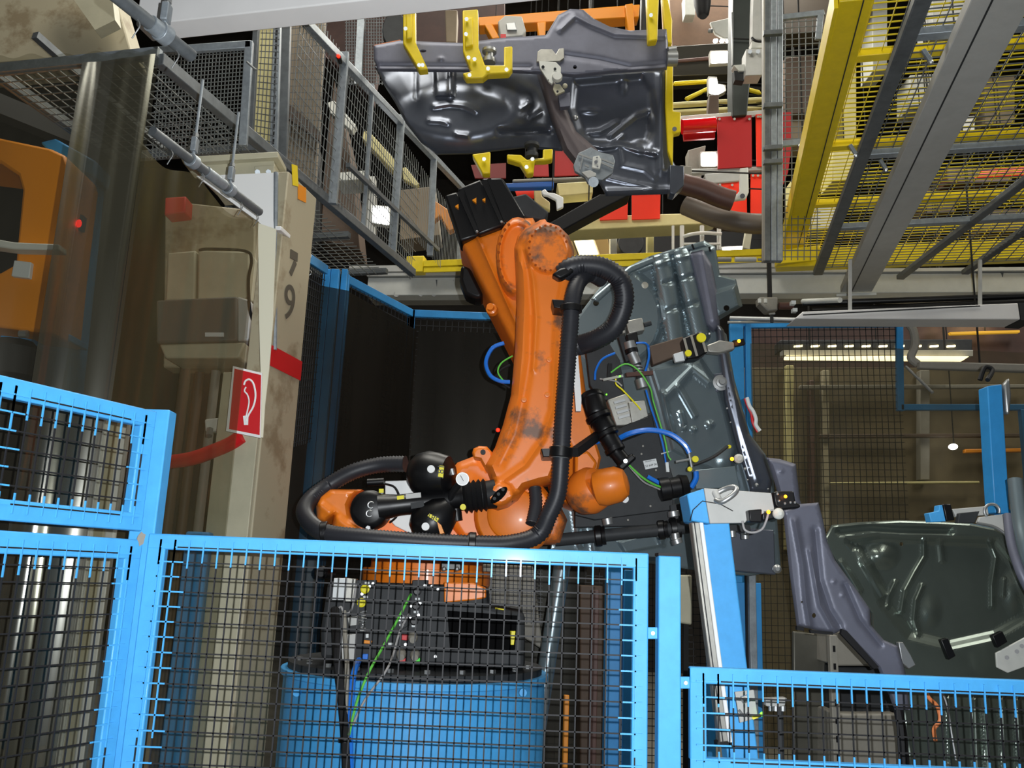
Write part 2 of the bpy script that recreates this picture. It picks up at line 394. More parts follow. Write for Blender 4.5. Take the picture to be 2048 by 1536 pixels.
for px0, px1, py in ((1292, 1317, 1266), (1356, 1384, 1365)):
    a = P(px0, py, FY); b = P(px1, py, FY); bk = MB().bar(a, b, .012, .032).build('bracket', BLUE, po, bev=.002)
    MB().cyl((a+b)/2+Vector((0, -.012, 0)), (a+b)/2, .006, n=8).build('bolt', STEEL, bk)
pC = P(1378, 1332, FY); pD = P(2110, 1363, FY); pE = P(1378, 1538, FY)
fence_panel('mesh_fence', 'low blue mesh guard panel at the lower right, rust marks on rail', (pC.x, FY), (pD.x+.9, FY), (pC.z+pD.z)/2, pE.z-.012, fwl=.046)
fence_panel('mesh_fence', 'blue mesh kick panel below the low right guard panel', (pC.x, FY), (pD.x+.9, FY), pE.z-.03, .1, fwl=.046)
a = Vector((pD.x+.96, FY, 0)); MB().bar(a, a+ZZ*(pD.z+.05), .06, .06, up=(0, 1, 0)).build('fence_post', BLUE, label='blue square fence post ending the low right guard panels', cat='post')
# left panels, running back towards the photographer
r_ = ray(1889, 1190); angL = math.atan2(r_.x, r_.y); AL = P(282, 1062, FY)
def L_(px, py): return PV(px, py, AL, angL)
e0 = L_(-60, 900); e1 = L_(300, 900)
zUt = (L_(0, 752).z+L_(262, 812).z)/2; zUb = (L_(0, 1050).z+L_(240, 1062).z)/2-.005
fence_panel('mesh_fence', 'upper blue mesh panel at the left, seen against the plastic curtain', (e0.x, e0.y), (e1.x-.004, e1.y), zUt, zUb+.012, fwl=.05, fw=.052, wm=WIRE_D)
e1b = L_(262, 1063)
fence_panel('mesh_fence', 'lower blue mesh panel at the left, below the upper panel', (e0.x, e0.y), (e1b.x+.02, e1b.y+.02), zUb-.012, .1, fwl=.05, fw=.056, wm=WIRE_D)
q = P(322, 822, FY+.03)
po = T('fence_post', 'blue corner fence post where the left panels meet the wide panel', 'post', (q.x, q.y, 0))
MB().bar((q.x, q.y, 0), (q.x, q.y, q.z), .075, .06, up=(0, 1, 0)).build('shaft', BLUE, po, bev=.004)
MB().box((q.x, q.y, .006), .15, .15, .012).build('foot_plate', BLUE, po)
c = P(283, 1078, FY-.04); MB().add([c+Vector((.011*math.cos(t)*(1.2 if i % 3 else .8), 0, .018*math.sin(t)*(1.2 if i % 2 else .9))) for i, t in enumerate([k*.63 for k in range(10)])], [tuple(range(10))]).build('fence_tag', GREY_K, po)

# ------------------------------------------------------------------ clear plastic curtains on the left
CF = film('smoky_clear_plastic', (66, 62, 50), .2, rough=.25, gloss=.22, nscale=2.2, thick=.84)
CF3 = film('dense_smoky_plastic', (54, 52, 44), .76, rough=.18, gloss=.12, nscale=2.4, thick=.6)
CF2 = film('yellowed_clear_plastic', (104, 94, 66), .28, rough=.22, gloss=.18, nscale=2.6, thick=.74)
def curtain(name, label, xs, ztop, zbot, path, m, amp=.02, freq=26, seed=0, nz=14):
    n = xs; mb = MB(); vs = []; fs = []; a, b = path; d = (b-a).normalized(); nr = Vector((d.y, -d.x, 0)); L = (b-a).length
    rr = random.Random(seed); ph = [rr.uniform(0, 6.28) for _ in range(4)]
    for j in range(nz+1):
        v = j/nz
        for i in range(n+1):
            u = i/n; s = u*L; zt = ztop(u); z = zt+(zbot-zt)*v
            w_ = amp*(.35+.65*v)*(math.sin(s*freq+ph[0]+v*.6)+.6*math.sin(s*freq*.43+ph[1]-v)+.35*math.sin(s*freq*2.3+ph[2]))
            vs.append(a+d*s+nr*w_+ZZ*(z-a.z))
    for j in range(nz):
        for i in range(n): k = j*(n+1)+i; fs.append((k, k+1, k+n+2, k+n+1))
    mb.add(vs, fs); o = mb.build(name, m, label=label, cat='curtain', ang=180, recalc=False); return o
# rails: two pipes that run away from the camera
ZP = 3.17
def pipe_rail(label, pts, r, brk, hooks):
    a = Z(*pts[0], ZP); b = Z(*pts[1], ZP); t = T('curtain_rail', label, 'rail', at0((a+b)/2), 'curtain pipe rails')
    MB().cyl(a, b, r, n=16).build('pipe', GALV_D, t)
    c2 = a.lerp(b, .62); c3 = a.lerp(b, .45); MB().cyl(c3, c2, r*1.22, n=16).build('sleeve', GALV, t)
    for f in brk:
        c = a.lerp(b, f); MB().cyl(c-(b-a).normalized()*.018, c+(b-a).normalized()*.018, r*1.5, n=16).build('clamp', GALV, t, bev=.002)
        MB().cyl(c+ZZ*r, c+ZZ*.36, .006, n=8).build('hanger_rod', GALV, t)
        MB().box(c+ZZ*(.07), .022, .036, .06).build('hanger_bracket', GALV, t, bev=.003)
        MB().cyl(c+ZZ*.105, c+ZZ*.12, .012, n=6).build('nut', STEEL, t)
    for f in hooks:
        c = a.lerp(b, f); MB().tube(spline([c-ZZ*(r*.9), c-ZZ*(r+.02)+VV*.012, c-ZZ*(r+.045), c-ZZ*(r+.06)-VV*.008], 4), .0022, 6).build('hook', STEEL, t)
    return a, b
a1, b1 = pipe_rail('near steel pipe rail high at the left, below the white beam', ((225, -14), (383, 112)), .021, (.62,), (.3, .8))
a2, b2 = pipe_rail('farther steel pipe rail carrying the clear curtain beside the column', ((305, 262), (519, 424)), .019, (.33, .68), (.15, .42, .8, .97))
p0 = a2+U*-.05; p1 = b2+U*.0
curtain('plastic_curtain', 'yellowed clear plastic curtain hung from the farther pipe beside the column', 70, lambda u: ZP-.075-.03*math.sin(u*11), .1, (Vector((p0.x, p0.y, 0)), Vector((p1.x, p1.y, 0))), CF2, .012, 22, 4)
k0 = P(-90, 120, 2.72); k1 = P(331, 100, 2.92)
curtain('plastic_curtain', 'wide smoky clear plastic curtain hanging behind the left fence', 110, lambda u: k0.z+(k1.z-k0.z)*u+.008*math.sin(u*40), .08, (Vector((k0.x, k0.y, 0)), Vector((k1.x-.02, k1.y, 0))), CF, .014, 15, 2)
k0 = P(162, 126, 2.78); k1 = P(322, 108, 2.98)
curtain('plastic_curtain', 'bunched second layer of smoky plastic along the left curtain edge', 80, lambda u: k0.z+(k1.z-k0.z)*u, .08, (Vector((k0.x, k0.y, 0)), Vector((k1.x-.02, k1.y, 0))), CF3, .024, 24, 9)

# ------------------------------------------------------------------ big white beam across the top
zb = 3.52; cF = Z(305, 84, zb); cN = Z(331, 44, zb); wd = (cF-cN).dot(U)
be = T('overhead_beam', 'big white-grey enamelled box beam crossing the top of the photo', 'beam', at0(cF+VV*3))
MB().prism([cF, cF+VV*6.5, cF+VV*6.5-U*wd, cF-U*wd], ZZ*.34).build('casing', LILAC, be, bev=.006)
MB().bar(cF-U*(wd+.004)+ZZ*.24, cF-U*(wd+.004)+VV*6.5+ZZ*.24, .008, .012).build('seam_strip', GREY_L, be)
for f in (.5, 2.3, 4.4, 6.1):
    MB().bar(cF+VV*f-U*wd/2+ZZ*.34, cF+VV*f-U*wd/2+ZZ*5.9, .08, .08).build('hanger_post', GALV_D, be)

# ------------------------------------------------------------------ left galvanised cage overhead
zR = 3.95; AR = Z(690, 425, zR)
def F_(px, py): return PV(px, py, AR, YAW)
cg = T('mesh_cage', 'galvanised mesh safety fence receding above the column towards the robot', 'fence', at0(Z(690, 425, zR)))
ra = Z(318, 118, zR); rb_ = Z(826, 546, zR)
MB().bar(ra, rb_, .05, .06).build('bottom_rail', GALV_D, cg, bev=.004)
ta = F_(600, 30); tb = F_(940, 392)
MB().bar(F_(560, -10), tb, .05, .05).build('top_rail', GALV, cg, bev=.004)
for (x0, y0), (x1, y1), w_ in (((690, 106), (665, 408), .055), ((803, 231), (784, 505), .06), ((868, 315), (860, 512), .055), ((745, 170), (727, 455), .03), ((925, 380), (918, 520), .05)):
    MB().bar(F_(x0, y0), F_(x1, y1), w_, .04, up=(0, 1, 0)).build('post', GALV, cg, bev=.003)
def dense(mb, a, b, zt, zb_, pitch, r, nrm):
    a = Vector((a.x, a.y, 0))+nrm; b = Vector((b.x, b.y, 0))+nrm; nu = int((b-a).length/pitch)
    for i in range(nu):
        p = a.lerp(b, (i+.5)/nu); mb.bar(p+ZZ*(zb_(i/nu)), p+ZZ*(zt(i/nu)), r, r)
    return mb
g0 = F_(585, 200); g1 = F_(835, 450); zt_ = F_(690, 112).z
mb = MB(); L_len = (g1-g0).length
for i in range(int(L_len/.045)):
    p = Vector((g0.x, g0.y, 0))+U*(i*.045); mb.bar(p+ZZ*zR, p+ZZ*zt_, .0042, .0042)
for j in range(int((zt_-zR)/.075)):
    z = zR+.04+j*.075; mb.bar(Vector((g0.x, g0.y, z)), Vector((g1.x, g1.y, z)), .0036, .0036)
mb.build('wire_mesh', GALV_W, cg, kind='stuff')
g2 = F_(930, 450); zl = F_(860, 512).z; mb = MB()
for i in range(int((g2-g1).length/.045)):
    p = Vector((g1.x, g1.y, 0))+U*(i*.045); mb.bar(p+ZZ*zl, p+ZZ*zt_, .0042, .0042)
mb.build('wire_mesh', GALV_W, cg, kind='stuff')
MB().bar(F_(690, 330)+VV*.02, F_(872, 500)+VV*.02, .03, .03).build('middle_rail', GALV_D, cg)
# horizontal mesh deck below the rail, left of it
dk = T('mesh_deck', 'horizontal galvanised mesh deck between white beam and cream bracket', 'platform', at0(Z(420, 250, zR)))
A0 = Z(322, 300, zR); B0 = Z(322, 140, zR)
mb = MB(); LD = (Z(528, 303, zR)-ra).length; o0 = ra-VV*.95
for i in range(int(LD/.065)): a = o0+U*(i*.065); mb.bar(a, a+VV*.93, .005, .005)
for i in range(15): a = o0+VV*(i*.065); mb.bar(a, a+U*LD, .005, .005)
mb.build('wire_mesh', GALV_W, dk, kind='stuff')
for i in (0, LD): a = o0+U*i+ZZ*.03; MB().bar(a, a+VV*.95, .04, .05).build('cross_bar', GALV_D if i else GALV, dk)
mb = MB(); o1 = Z(628, 405, zR)-VV*.62; LE = (rb_-Z(628, 405, zR)).length
for i in range(int(LE/.065)): a = o1+U*(i*.065); mb.bar(a, a+VV*.6, .005, .005)
for i in range(9): a = o1+VV*(i*.065); mb.bar(a, a+U*LE, .005, .005)
mb.build('wire_mesh', GALV_W, dk, kind='stuff')
for i in (0, LE*.45, LE): a = o1+U*i+ZZ*.03; MB().bar(a, a+VV*.6, .05, .04).build('cross_bar', GALV_D, dk)
MB().bar(o1+ZZ*.03, o1+U*LE+ZZ*.03, .06, .05).build('side_bar', GALV_D, dk)
MB().bar(o0-VV*.0+ZZ*.03, o0+U*LD+ZZ*.03, .05, .05).build('side_bar', GALV_D, dk)
# upright framed mesh panel above the deck, upper left
fr = T('mesh_gate', 'small galvanised framed mesh gate under the white beam at left', 'fence', at0(P(420, 300, 4.4)))
YG = 4.4
def PG(x, y): return P(x, y, YG)
MB().bar(PG(318, 103), PG(503, 90), .03, .045).build('top_rail', GALV, fr, bev=.004)
MB().bar(PG(499, 84), PG(486, 292), .045, .03, up=(0, 1, 0)).build('stile', GALV, fr, bev=.004)
MB().wires(PG(300, 320), PG(488, 300), PG(500, 92), PG(318, 105), 26, 26, .004).build('wire_mesh', GALV_W, fr, kind='stuff')
MB().tube([PG(498, 132)-Vector((0, .04, 0)), PG(512, 146)-Vector((0, .05, 0)), PG(517, 150)-Vector((0, .05, 0))], .006, 8).build('latch', STEEL, fr)
# perforated galvanised posts beside it
for i, (x0, x1, m_, pf) in enumerate(((515, 497, GALV_D, 0), (556, 545, GALV, 1), (574, 562, GALV_D, 0))):
    po = Tp('strut_post', ['plain dark steel strut right of the small mesh gate', 'perforated bright steel strut between two darker struts', 'dark steel strut in front of the tan cladding'][i], 'post', x0, 50, 5.0+.1*i)
    a = P(x0, 20, 5.0+.1*i); b = P(x1, 340 if i == 0 else 400, 5.0+.1*i)
    MB().bar(a, b, .035+.012*i, .04, up=(0, 1, 0)).build('shaft', m_, po, bev=.003)
    if pf:
        sm = MB()
        for k in range(26):
            c = a.lerp(b, (k+.5)/26)-Vector((0, .022, 0)); sm.bar(c-ZZ*.016, c+ZZ*.016, .012, .004, up=(0, 1, 0))
        sm.build('slot', BLK_M, po, kind='stuff')
mh = T('mesh_strip', 'fine mesh strip in front of the pale band right of the gate', 'fence', at0(P(530, 200, 4.9)))
MB().wires(P(505, 335, 4.9), P(545, 345, 4.9), P(560, 60, 4.9), P(522, 60, 4.9), 5, 22, .004).build('wire_mesh', GALV_D, mh, kind='stuff')
MB().slab([(515, 50), (552, 50), (540, 420), (500, 420)], 5.3, .1).build('cable_trunking', CREAM_B, label='pale yellowish trunking behind the fine mesh strip', cat='trunking')
tc_ = T('cladding', 'tan cladding panels behind the galvanised fence, dark brace across', 'panel', at0(P(610, 300, 6.0)))
for pts in ([(572, 40), (650, 20), (638, 268), (560, 215)], [(562, 226), (636, 280), (626, 440), (552, 420)]):
    MB().slab(pts, 6.0, .06).build('panel', TAN, tc_, bev=.004)
MB().slab([(556, 196), (566, 196), (640, 262), (640, 282), (556, 222)], 5.93, .05).build('brace', BROWN, tc_)
MB().wires(P(556, 430, 5.9), P(632, 450, 5.9), P(656, 30, 5.9), P(574, 40, 5.9), 16, 30, .003).build('wire_mesh', GALV_D, tc_, kind='stuff')
# clutter seen through the cage
cl = [([(668, 160), (700, 300), (720, 500), (640, 480), (650, 330)], 8.2, .5, BROWN, 'machine_casing', 'dark brown machine casing behind the galvanised cage posts', 'machine'),
      ([(728, 262), (738, 262), (800, 330), (800, 345), (790, 345), (724, 276)], 7.9, .15, CREAM_B, 'diagonal_beam', 'pale yellow diagonal beam seen through the cage mesh', 'beam'),
      ([(655, 205), (668, 200), (712, 250), (704, 262), (660, 225)], 7.8, .1, GREY_L, 'flat_bar', 'light grey flat bar slanting behind the cage mesh', 'bar'),
      ([(805, 335), (812, 334), (838, 368), (832, 372), (806, 358)], 8.2, .08, CREAM_B, 'angle_bracket', 'yellowish angle bracket behind the second cage post', 'bracket'),
      ([(868, 400), (905, 425), (912, 455), (898, 462), (880, 430), (868, 440)], 8.3, .12, ORG_Y, 'curved_arm', 'tan curved arm behind the mesh beside the robot motors', 'arm'),
      ([(800, 380), (870, 372), (880, 470), (800, 480)], 9.0, .4, TAN, 'machine_casing', 'tan machine casing low behind the cage fence', 'machine'),
      ([(672, 345), (735, 340), (742, 358), (672, 362)], 7.6, .3, GREY_L, 'grey_duct', 'pale grey duct elbow behind the cage near the lit lamp', 'duct'),
      ([(735, 352), (750, 352), (748, 470), (730, 470)], 7.7, .15, GREY_B, 'duct_riser', 'pale grey upright leg below the duct elbow', 'duct'),
      ([(622, 500), (640, 470), (640, 300), (622, 330)], 7.4, .1, WIRE_D, 'cable_bundle', 'dark cable bundle left of the first cage post', 'cable')]
for pts, y, th, m_, nm, lb, ct in cl: MB().slab(pts, y, th).build(nm, m_, label=lb, cat=ct, bev=.008)
lm = Tp('flood_lamp', 'square white flood lamp glowing behind the galvanised cage', 'lamp', 760, 430, 7.3)
MB().slab([(745, 414), (774, 417), (775, 446), (748, 440)], 7.3, .05).build('lit_panel', LAMP, lm, bev=.01)
MB().slab([(740, 408), (780, 412), (780, 451), (743, 446)], 7.36, .08).build('housing', GREY_L, lm, bev=.01)
for i, (x, y, r) in enumerate(((660, 91, .022), (677, 112, .012))):
    lb = ['red signal light glowing at top of the tan cladding', 'smaller dim red signal light beside the first cage post'][i]
    s = Tp('signal_light', lb, 'light', x, y, 5.2); c = P(x, y, 5.2); MB().sphere(c, r, 12).build('lens', LED_R, s); MB().cyl(c+Vector((0, .01, 0)), c+Vector((0, .07, 0)), r*1.3, n=12).build('socket', BLK, s)

# ------------------------------------------------------------------ cream building column
cl_ = T('building_column', 'cream steel building column with stencilled number and red band', 'column', at0(down(545, 800, 4.3, 0)))
def vert(px, py, Y, z0, z1, w_, d_, nm, m_, par, **k):
    c = P(px, py, Y); return MB().bar((c.x, c.y, z0), (c.x, c.y, z1), w_, d_, up=(0, 1, 0)).build(nm, m_, par, **k)
c = P(563, 620, 4.30); zc = P(575, 372, 4.3).z; sc_ = 4.3/FOC
CC0 = P(541, 700, 4.12); CC0.z = 0; q_ = PV(604, 712, P(541, 700, 4.12), YAW); CLn = (Vector((q_.x, q_.y, 0))-CC0).length; ztop = PV(580, 345, P(541, 700, 4.12), YAW).z
def CP(px, py): return PV(px, py, P(541, 700, 4.12), YAW)
MB().prism([CC0, CC0+U*CLn, CC0+U*CLn-VV*.12, CC0-VV*.12], ZZ*ztop).build('shaft', CREAM_D, cl_, bev=.006)
zlow = P(480, 742, 4.1).z; MB().prism([CC0-VV*.12-U*.01, CC0-VV*.005-U*.01, CC0-VV*.005-U*.03, CC0-VV*.22-U*.03, CC0-VV*.22-U*.01], ZZ*zlow).build('side_flange', CREAM, cl_, bev=.003)
zr = CP(570, 726).z; m_ = CC0+VV*.002; MB().prism([m_+ZZ*(zr-.05), m_+U*CLn+ZZ*(zr-.05), m_+U*CLn+ZZ*(zr+.05), m_+ZZ*(zr+.05)], VV*.003).build('red_band', RED, cl_)
def cq(x0, y0, x1, y1, w_, nm, m=STENC):
    a = CP(x0, y0)+VV*.003; b = CP(x1, y1)+VV*.003; MB().bar(a, b, .003, w_, up=(b-a).cross(VV)).build(nm, m, cl_)
cq(580, 507, 594, 515, .045, 'stencil_mark'); cq(590, 524, 580, 548, .03, 'stencil_mark')
text('stencil_digit', '9', CP(577, 609)+VV*.004, U, ZZ, .26, STENC, cl_, .0015)
cq(603, 372, 603, 402, .09, 'yellow_mark', ORG_Y)
cq(588, 330, 590, 372, .06, 'yellow_mark', YEL)
# conduit down the left edge of the column
a = P(552, 345, 4.12); b = P(549, 700, 4.15); MB().tube([a, a.lerp(b, .5), b], .012, 8).build('conduit', GALV, label='thin galvanised conduit running up the column front', cat='pipe')
# cream support bracket above the column
br = T('support_bracket', 'cream bolted support beam on top of the column', 'bracket', at0(P(470, 340, 4.25)))
MB().slab([(372, 322), (548, 311), (552, 368), (420, 372)], 4.2, .12).build('web', CREAM, br, bev=.006)
MB().slab([(360, 314), (556, 303), (556, 314), (366, 326)], 4.16, .18).build('top_flange', CREAM, br, bev=.003)
MB().slab([(424, 368), (550, 366), (552, 378), (428, 382)], 4.16, .18).build('bottom_flange', CREAM_D, br, bev=.003)
bpl = MB().slab([(508, 332), (548, 330), (548, 358), (508, 360)], 4.18, .02).build('bolt_plate', CREAM, br, bev=.003)
for x in (515, 537): MB().cyl(P(x, 344, 4.18), P(x, 344, 4.14), .014, n=6).build('bolt', GALV, bpl)
# white tarpaulin gusset and hanging white sheet by the column
MB().slab([(392, 352), (556, 345), (552, 462), (545, 466), (512, 440)], 4.12, .02).build('white_gusset', WHT, label='white sheet gusset hanging in front of the column top', cat='sheet')
stp = MB(); ss = [(516, 446), (552, 458), (549, 540), (546, 640), (538, 740), (530, 810), (526, 875), (519, 875), (521, 740), (518, 640), (517, 540)]
stp.slab(ss, 3.98, .008).build('white_strip', STRIPW, label='long narrow white sheet strip hanging along the column', cat='sheet')
wb = Tp('white_brace', 'white diagonal flat brace from column to the blue fence top', 'bracket', 590, 480, 4.1)
MB().bar(P(556, 456, 4.05), P(618, 512, 4.6), .03, .02).build('flat_bar', WHT, wb, bev=.003)
cc = P(617, 545, 4.55); MB().tube([cc+Vector((.016*math.cos(t), 0, .016*math.sin(t))) for t in [k*.5 for k in range(13)]], .002, 6).build('ring', STEEL, wb)
MB().tube([P(612, 516, 4.6), P(615, 534, 4.55)], .002, 6).build('wire_loop', STEEL, wb)
# dry hose sign
sg = Tp('fire_hose_sign', 'red and white fire hose sign beside the cream column', 'sign', 487, 866, 3.95)
SY = 3.92
sgb = MB().slab([(466, 732), (524, 746), (521, 876), (452, 862)], SY, .006).build('backing', WHT, sg)
sgf = MB().slab([(469, 737), (522, 750), (519, 870), (458, 858)], SY-.003, .004).build('red_face', RED, sgb)
hs = [P(x, y, SY-.006) for x, y in ((488, 770), (491, 762), (499, 759), (507, 768), (511, 790), (507, 812), (497, 830), (492, 842))]
MB().tube(spline(hs, 6), .0045, 8).build('hose_symbol', WHT, sgb)
hs = [P(x, y, SY-.006) for x, y in ((492, 774), (489, 782), (495, 790), (498, 804), (494, 825), (491, 836))]
MB().tube(spline(hs, 6), .0035, 8).build('hose_symbol', WHT, sgb)
MB().bar(P(505, 800, SY+.01), P(522, 800, 4.2), .03, .02).build('mount_bar', GREY_B, sg)
MB().slab([(486, 832), (497, 830), (496, 850), (488, 850)], SY-.007, .003).build('nozzle_symbol', WHT, sgb)
# machine stuff behind the plastic: cabinet, pipes, grey box, red hose
mc = T('valve_cabinet', 'cream machine cabinet behind the yellowed curtain, grey box below', 'cabinet', at0(P(420, 560, 4.7)))
MB().slab([(335, 505), (392, 500), (390, 600), (330, 602)], 4.75, .3).build('door', CREAM, mc, bev=.012)
MB().slab([(396, 500), (500, 502), (498, 598), (394, 600)], 4.75, .3).build('door', CREAM, mc, bev=.012)
MB().slab([(312, 735), (450, 735), (440, 1080), (300, 1080)], 5.1, .05).build('cavity_shade_sheet', BLK_M, mc)  # black sheet standing in for the shade of the cavity below the box
MB().slab([(330, 400), (510, 420), (512, 735), (440, 735), (326, 735)], 4.95, .3).build('back_plate', CREAM_D, mc, bev=.01)
gb = Tp('control_box', 'dark grey ribbed box with small white label behind the curtain', 'box', 410, 690, 4.6)
MB().slab([(312, 600), (474, 592), (474, 682), (312, 686)], 4.5, .25).build('body', mat('charcoal_box', (88, 88, 86), .6), gb, bev=.012)
MB().slab([(474, 592), (500, 600), (500, 680), (474, 682)], 4.52, .22).build('end_cap', GREY_B, gb, bev=.01)
MB().slab([(410, 665), (447, 665), (447, 673), (410, 673)], 4.49, .01).build('label_plate', WHT_G, gb)
MB().slab([(318, 688), (490, 684), (478, 716), (330, 716)], 4.52, .25).build('bracket', CREAM, gb, bev=.01)
MB().tube(spline([P(400, 500, 4.4), P(420, 498, 4.35), P(490, 502, 4.35), P(503, 520, 4.35), P(497, 560, 4.35), P(500, 620, 4.35), P(513, 660, 4.35)], 5), .008, 8).build('hanging_cable', BLK_M, label='thin dark cable curving down over the cream cabinet', cat='cable')
rp_ = [P(330, 925, 4.3), P(380, 918, 4.2), P(420, 905, 4.15), P(460, 888, 4.12), P(484, 872, 4.1)]
MB().tube(spline(rp_, 6), .034, 14).build('red_hose', RED, label='thick red fire hose bending beside the sign', cat='hose')
rb2 = Tp('alarm_box', 'small red box high behind the yellowed curtain', 'box', 352, 430, 4.7)
MB().slab([(330, 395), (372, 392), (370, 425), (328, 430)], 4.83, .12).build('body', RED, rb2, bev=.008)
for i, (x0, x1, y0, m_, w_) in enumerate(((400, 394, 745, BROWN, .05), (432, 425, 742, GREY_K, .05), (372, 368, 735, BROWN, .06))):
    lb = ['middle dark standpipe below the control box behind the curtain', 'grey standpipe nearest the fire hose sign', 'leftmost dark brown standpipe below the control box'][i]
    a = P(x0, y0, 4.7+.05*i); MB().cyl(a, (a.x, a.y, 0), w_/2, n=14).build('standpipe', m_, label=lb, cat='pipe')
vl = Tp('pipe_valve', 'pale valve with chrome nut above the red hose', 'valve', 430, 860, 4.35)
MB().slab([(408, 838), (448, 834), (450, 862), (410, 864)], 4.4, .06).build('body', GREY_L, vl, bev=.01)
MB().cyl(P(420, 858, 4.4), P(418, 872, 4.38), .018, n=6).build('nut', STEEL, vl)
MB().tube(spline([P(440, 905, 4.2), P(450, 918, 4.2), P(466, 920, 4.2), P(472, 905, 4.2)], 5), .005, 6).build('wire_loop', GREY_L, vl)
# cream wall panel and beam seen at the top left above the curtain
MB().slab([(-160, -90), (215, -60), (250, 60), (262, 104), (-160, 140)], 5.6, .3).build('cream_ceiling_beam', CREAM_D, label='stained cream ceiling beam in the top left corner', cat='beam', bev=.01)
MB().slab([(120, -40), (220, -40), (230, 40), (190, 60)], 5.4, .1).build('lamp_reflector', CREAM, label='pale reflector panel on the stained cream beam', cat='panel')
MB().bar(P(70, 70, 4.9), P(330, 300, 6.0), .045, .045).build('cross_tube', GALV_D, label='slanting grey tube behind the smoky curtain', cat='tube')
MB().bar(P(-60, 190, 4.6), P(210, 300, 5.2), .1, .12).build('dark_girder', WIRE_D, label='dark girder above the amber machine behind the curtain', cat='beam')

# ------------------------------------------------------------------ amber machine and blue frame behind the curtain
am = T('press_machine', 'amber orange C-shaped machine arm behind the left curtain', 'machine', at0(P(60, 660, 4.3)))
MB().slab([(-120, 250), (0, 275), (100, 296), (130, 310), (137, 330), (112, 520), (96, 666), (-120, 640), (-120, 545), (0, 545), (30, 528), (44, 380), (36, 350), (0, 325), (-120, 310)], 4.2, .35).build('frame', ORG_Y, am, bev=.015)
MB().slab([(28, 520), (62, 524), (58, 556), (22, 552)], 4.17, .03).build('plate', WHT_G, am, bev=.004)
MB().slab([(-60, 468), (28, 484), (118, 488), (118, 500), (28, 498), (-60, 486)], 4.1, .08).build('clamp_arm', GREY_L, am, bev=.006)
bf = T('press_stand', 'blue machine frame upright standing behind the amber arm', 'frame', at0(down(130, 900, 4.5, 0)))
MB().slab([(80, 284), (110, 276), (192, 322), (186, 352), (112, 320)], 4.5, .2).build('top_arm', BLUE_D, bf, bev=.01)
MB().slab([(128, 312), (184, 330), (140, 740), (118, 960), (70, 1500), (0, 1500), (70, 740)], 4.52, .18).build('upright', BLUE_D, bf, bev=.01)
MB().slab([(0, 655), (140, 668), (140, 682), (0, 676)], 4.4, .2).build('shelf', BLUE_D, bf, bev=.005)
dl = Tp('dark_drum', 'dark drum under the blue shelf behind the left curtain', 'drum', 40, 740, 4.3)
MB().lathe(P(20, 760, 4.3), ZZ, [(0, .1), (.02, .12), (.16, .12), (.2, .08)], 18).build('body', BLK_M, dl)
MB().cyl(P(40, 668, 4.2), P(55, 668, 4.2), .02, n=10).build('nut', STEEL, dl)
lr = Tp('signal_light', 'small orange-red indicator glowing on the blue upright at left', 'light', 158, 447, 4.35); MB().sphere(P(158, 447, 4.35), .014, 10, (1, 1, 1.6)).build('lens', LED_R, lr); MB().box(P(158, 447, 4.4), .05, .05, .08).build('socket', BLK, lr)
for i, (x, y, w_, m_) in enumerate(((205, 830, .07, WHT), (232, 838, .05, CREAM), (252, 842, .045, WHT), (10, 1080, .12, RUSTY), (90, 1070, .06, BROWN), (172, 1080, .05, CREAM), (400, 1064, .11, BLUE_D))):
    lb = ['broad white hanging sheet behind the upper left fence panel', 'cream pipe between the two white strips behind the left fence', 'narrow white strip beside the fence corner post', 'rust-brown cabinet edge low at the far left', 'brown pipe behind the lower left panel', 'cream pipe low behind the lower left panel', 'blue column foot left of the robot pedestal behind the mesh'][i]
    a = P(x, y, 3.6 if i < 3 else 4.1); MB().bar(a, (a.x, a.y, 0), w_, w_*.6, up=(0, 1, 0)).build('upright_strip' if i < 3 else 'upright_pipe', m_, label=lb, cat='strip' if i < 3 else 'pipe', bev=.01)
# ------------------------------------------------------------------ pedestal
PC = P(833, 1330, 4.42); zP = P(835, 1366, 3.84).z
pd = T('robot_pedestal', 'round bright blue steel pedestal carrying the orange robot', 'pedestal', (PC.x, PC.y, 0))
MB().lathe((PC.x, PC.y, 0), ZZ, [(0, .66), (.03, .66), (.035, .615), (zP-.03, .615), (zP-.028, .63), (zP, .63)], 64).build('drum', BLUE, pd, bev=.003)
MB().lathe((PC.x, PC.y, zP), ZZ, [(0, .60), (.03, .60), (.034, .55)], 48).build('mounting_plate', BLK_G, pd)
for i in range(10):
    a = math.radians(200+i*16); c = Vector((PC.x+.55*math.cos(a), PC.y+.55*math.sin(a), zP+.03)); MB().cyl(c, c+ZZ*.018, .014, n=6).build('bolt', STEEL, pd)
for x in (594, 1046):
    a = P(x, 1385, 3.87+(.06 if x < 700 else .04)); MB().cyl(a+Vector((0, .02, 0)), a-Vector((0, .01, 0)), .016, n=14).build('lug', BLUE, pd)
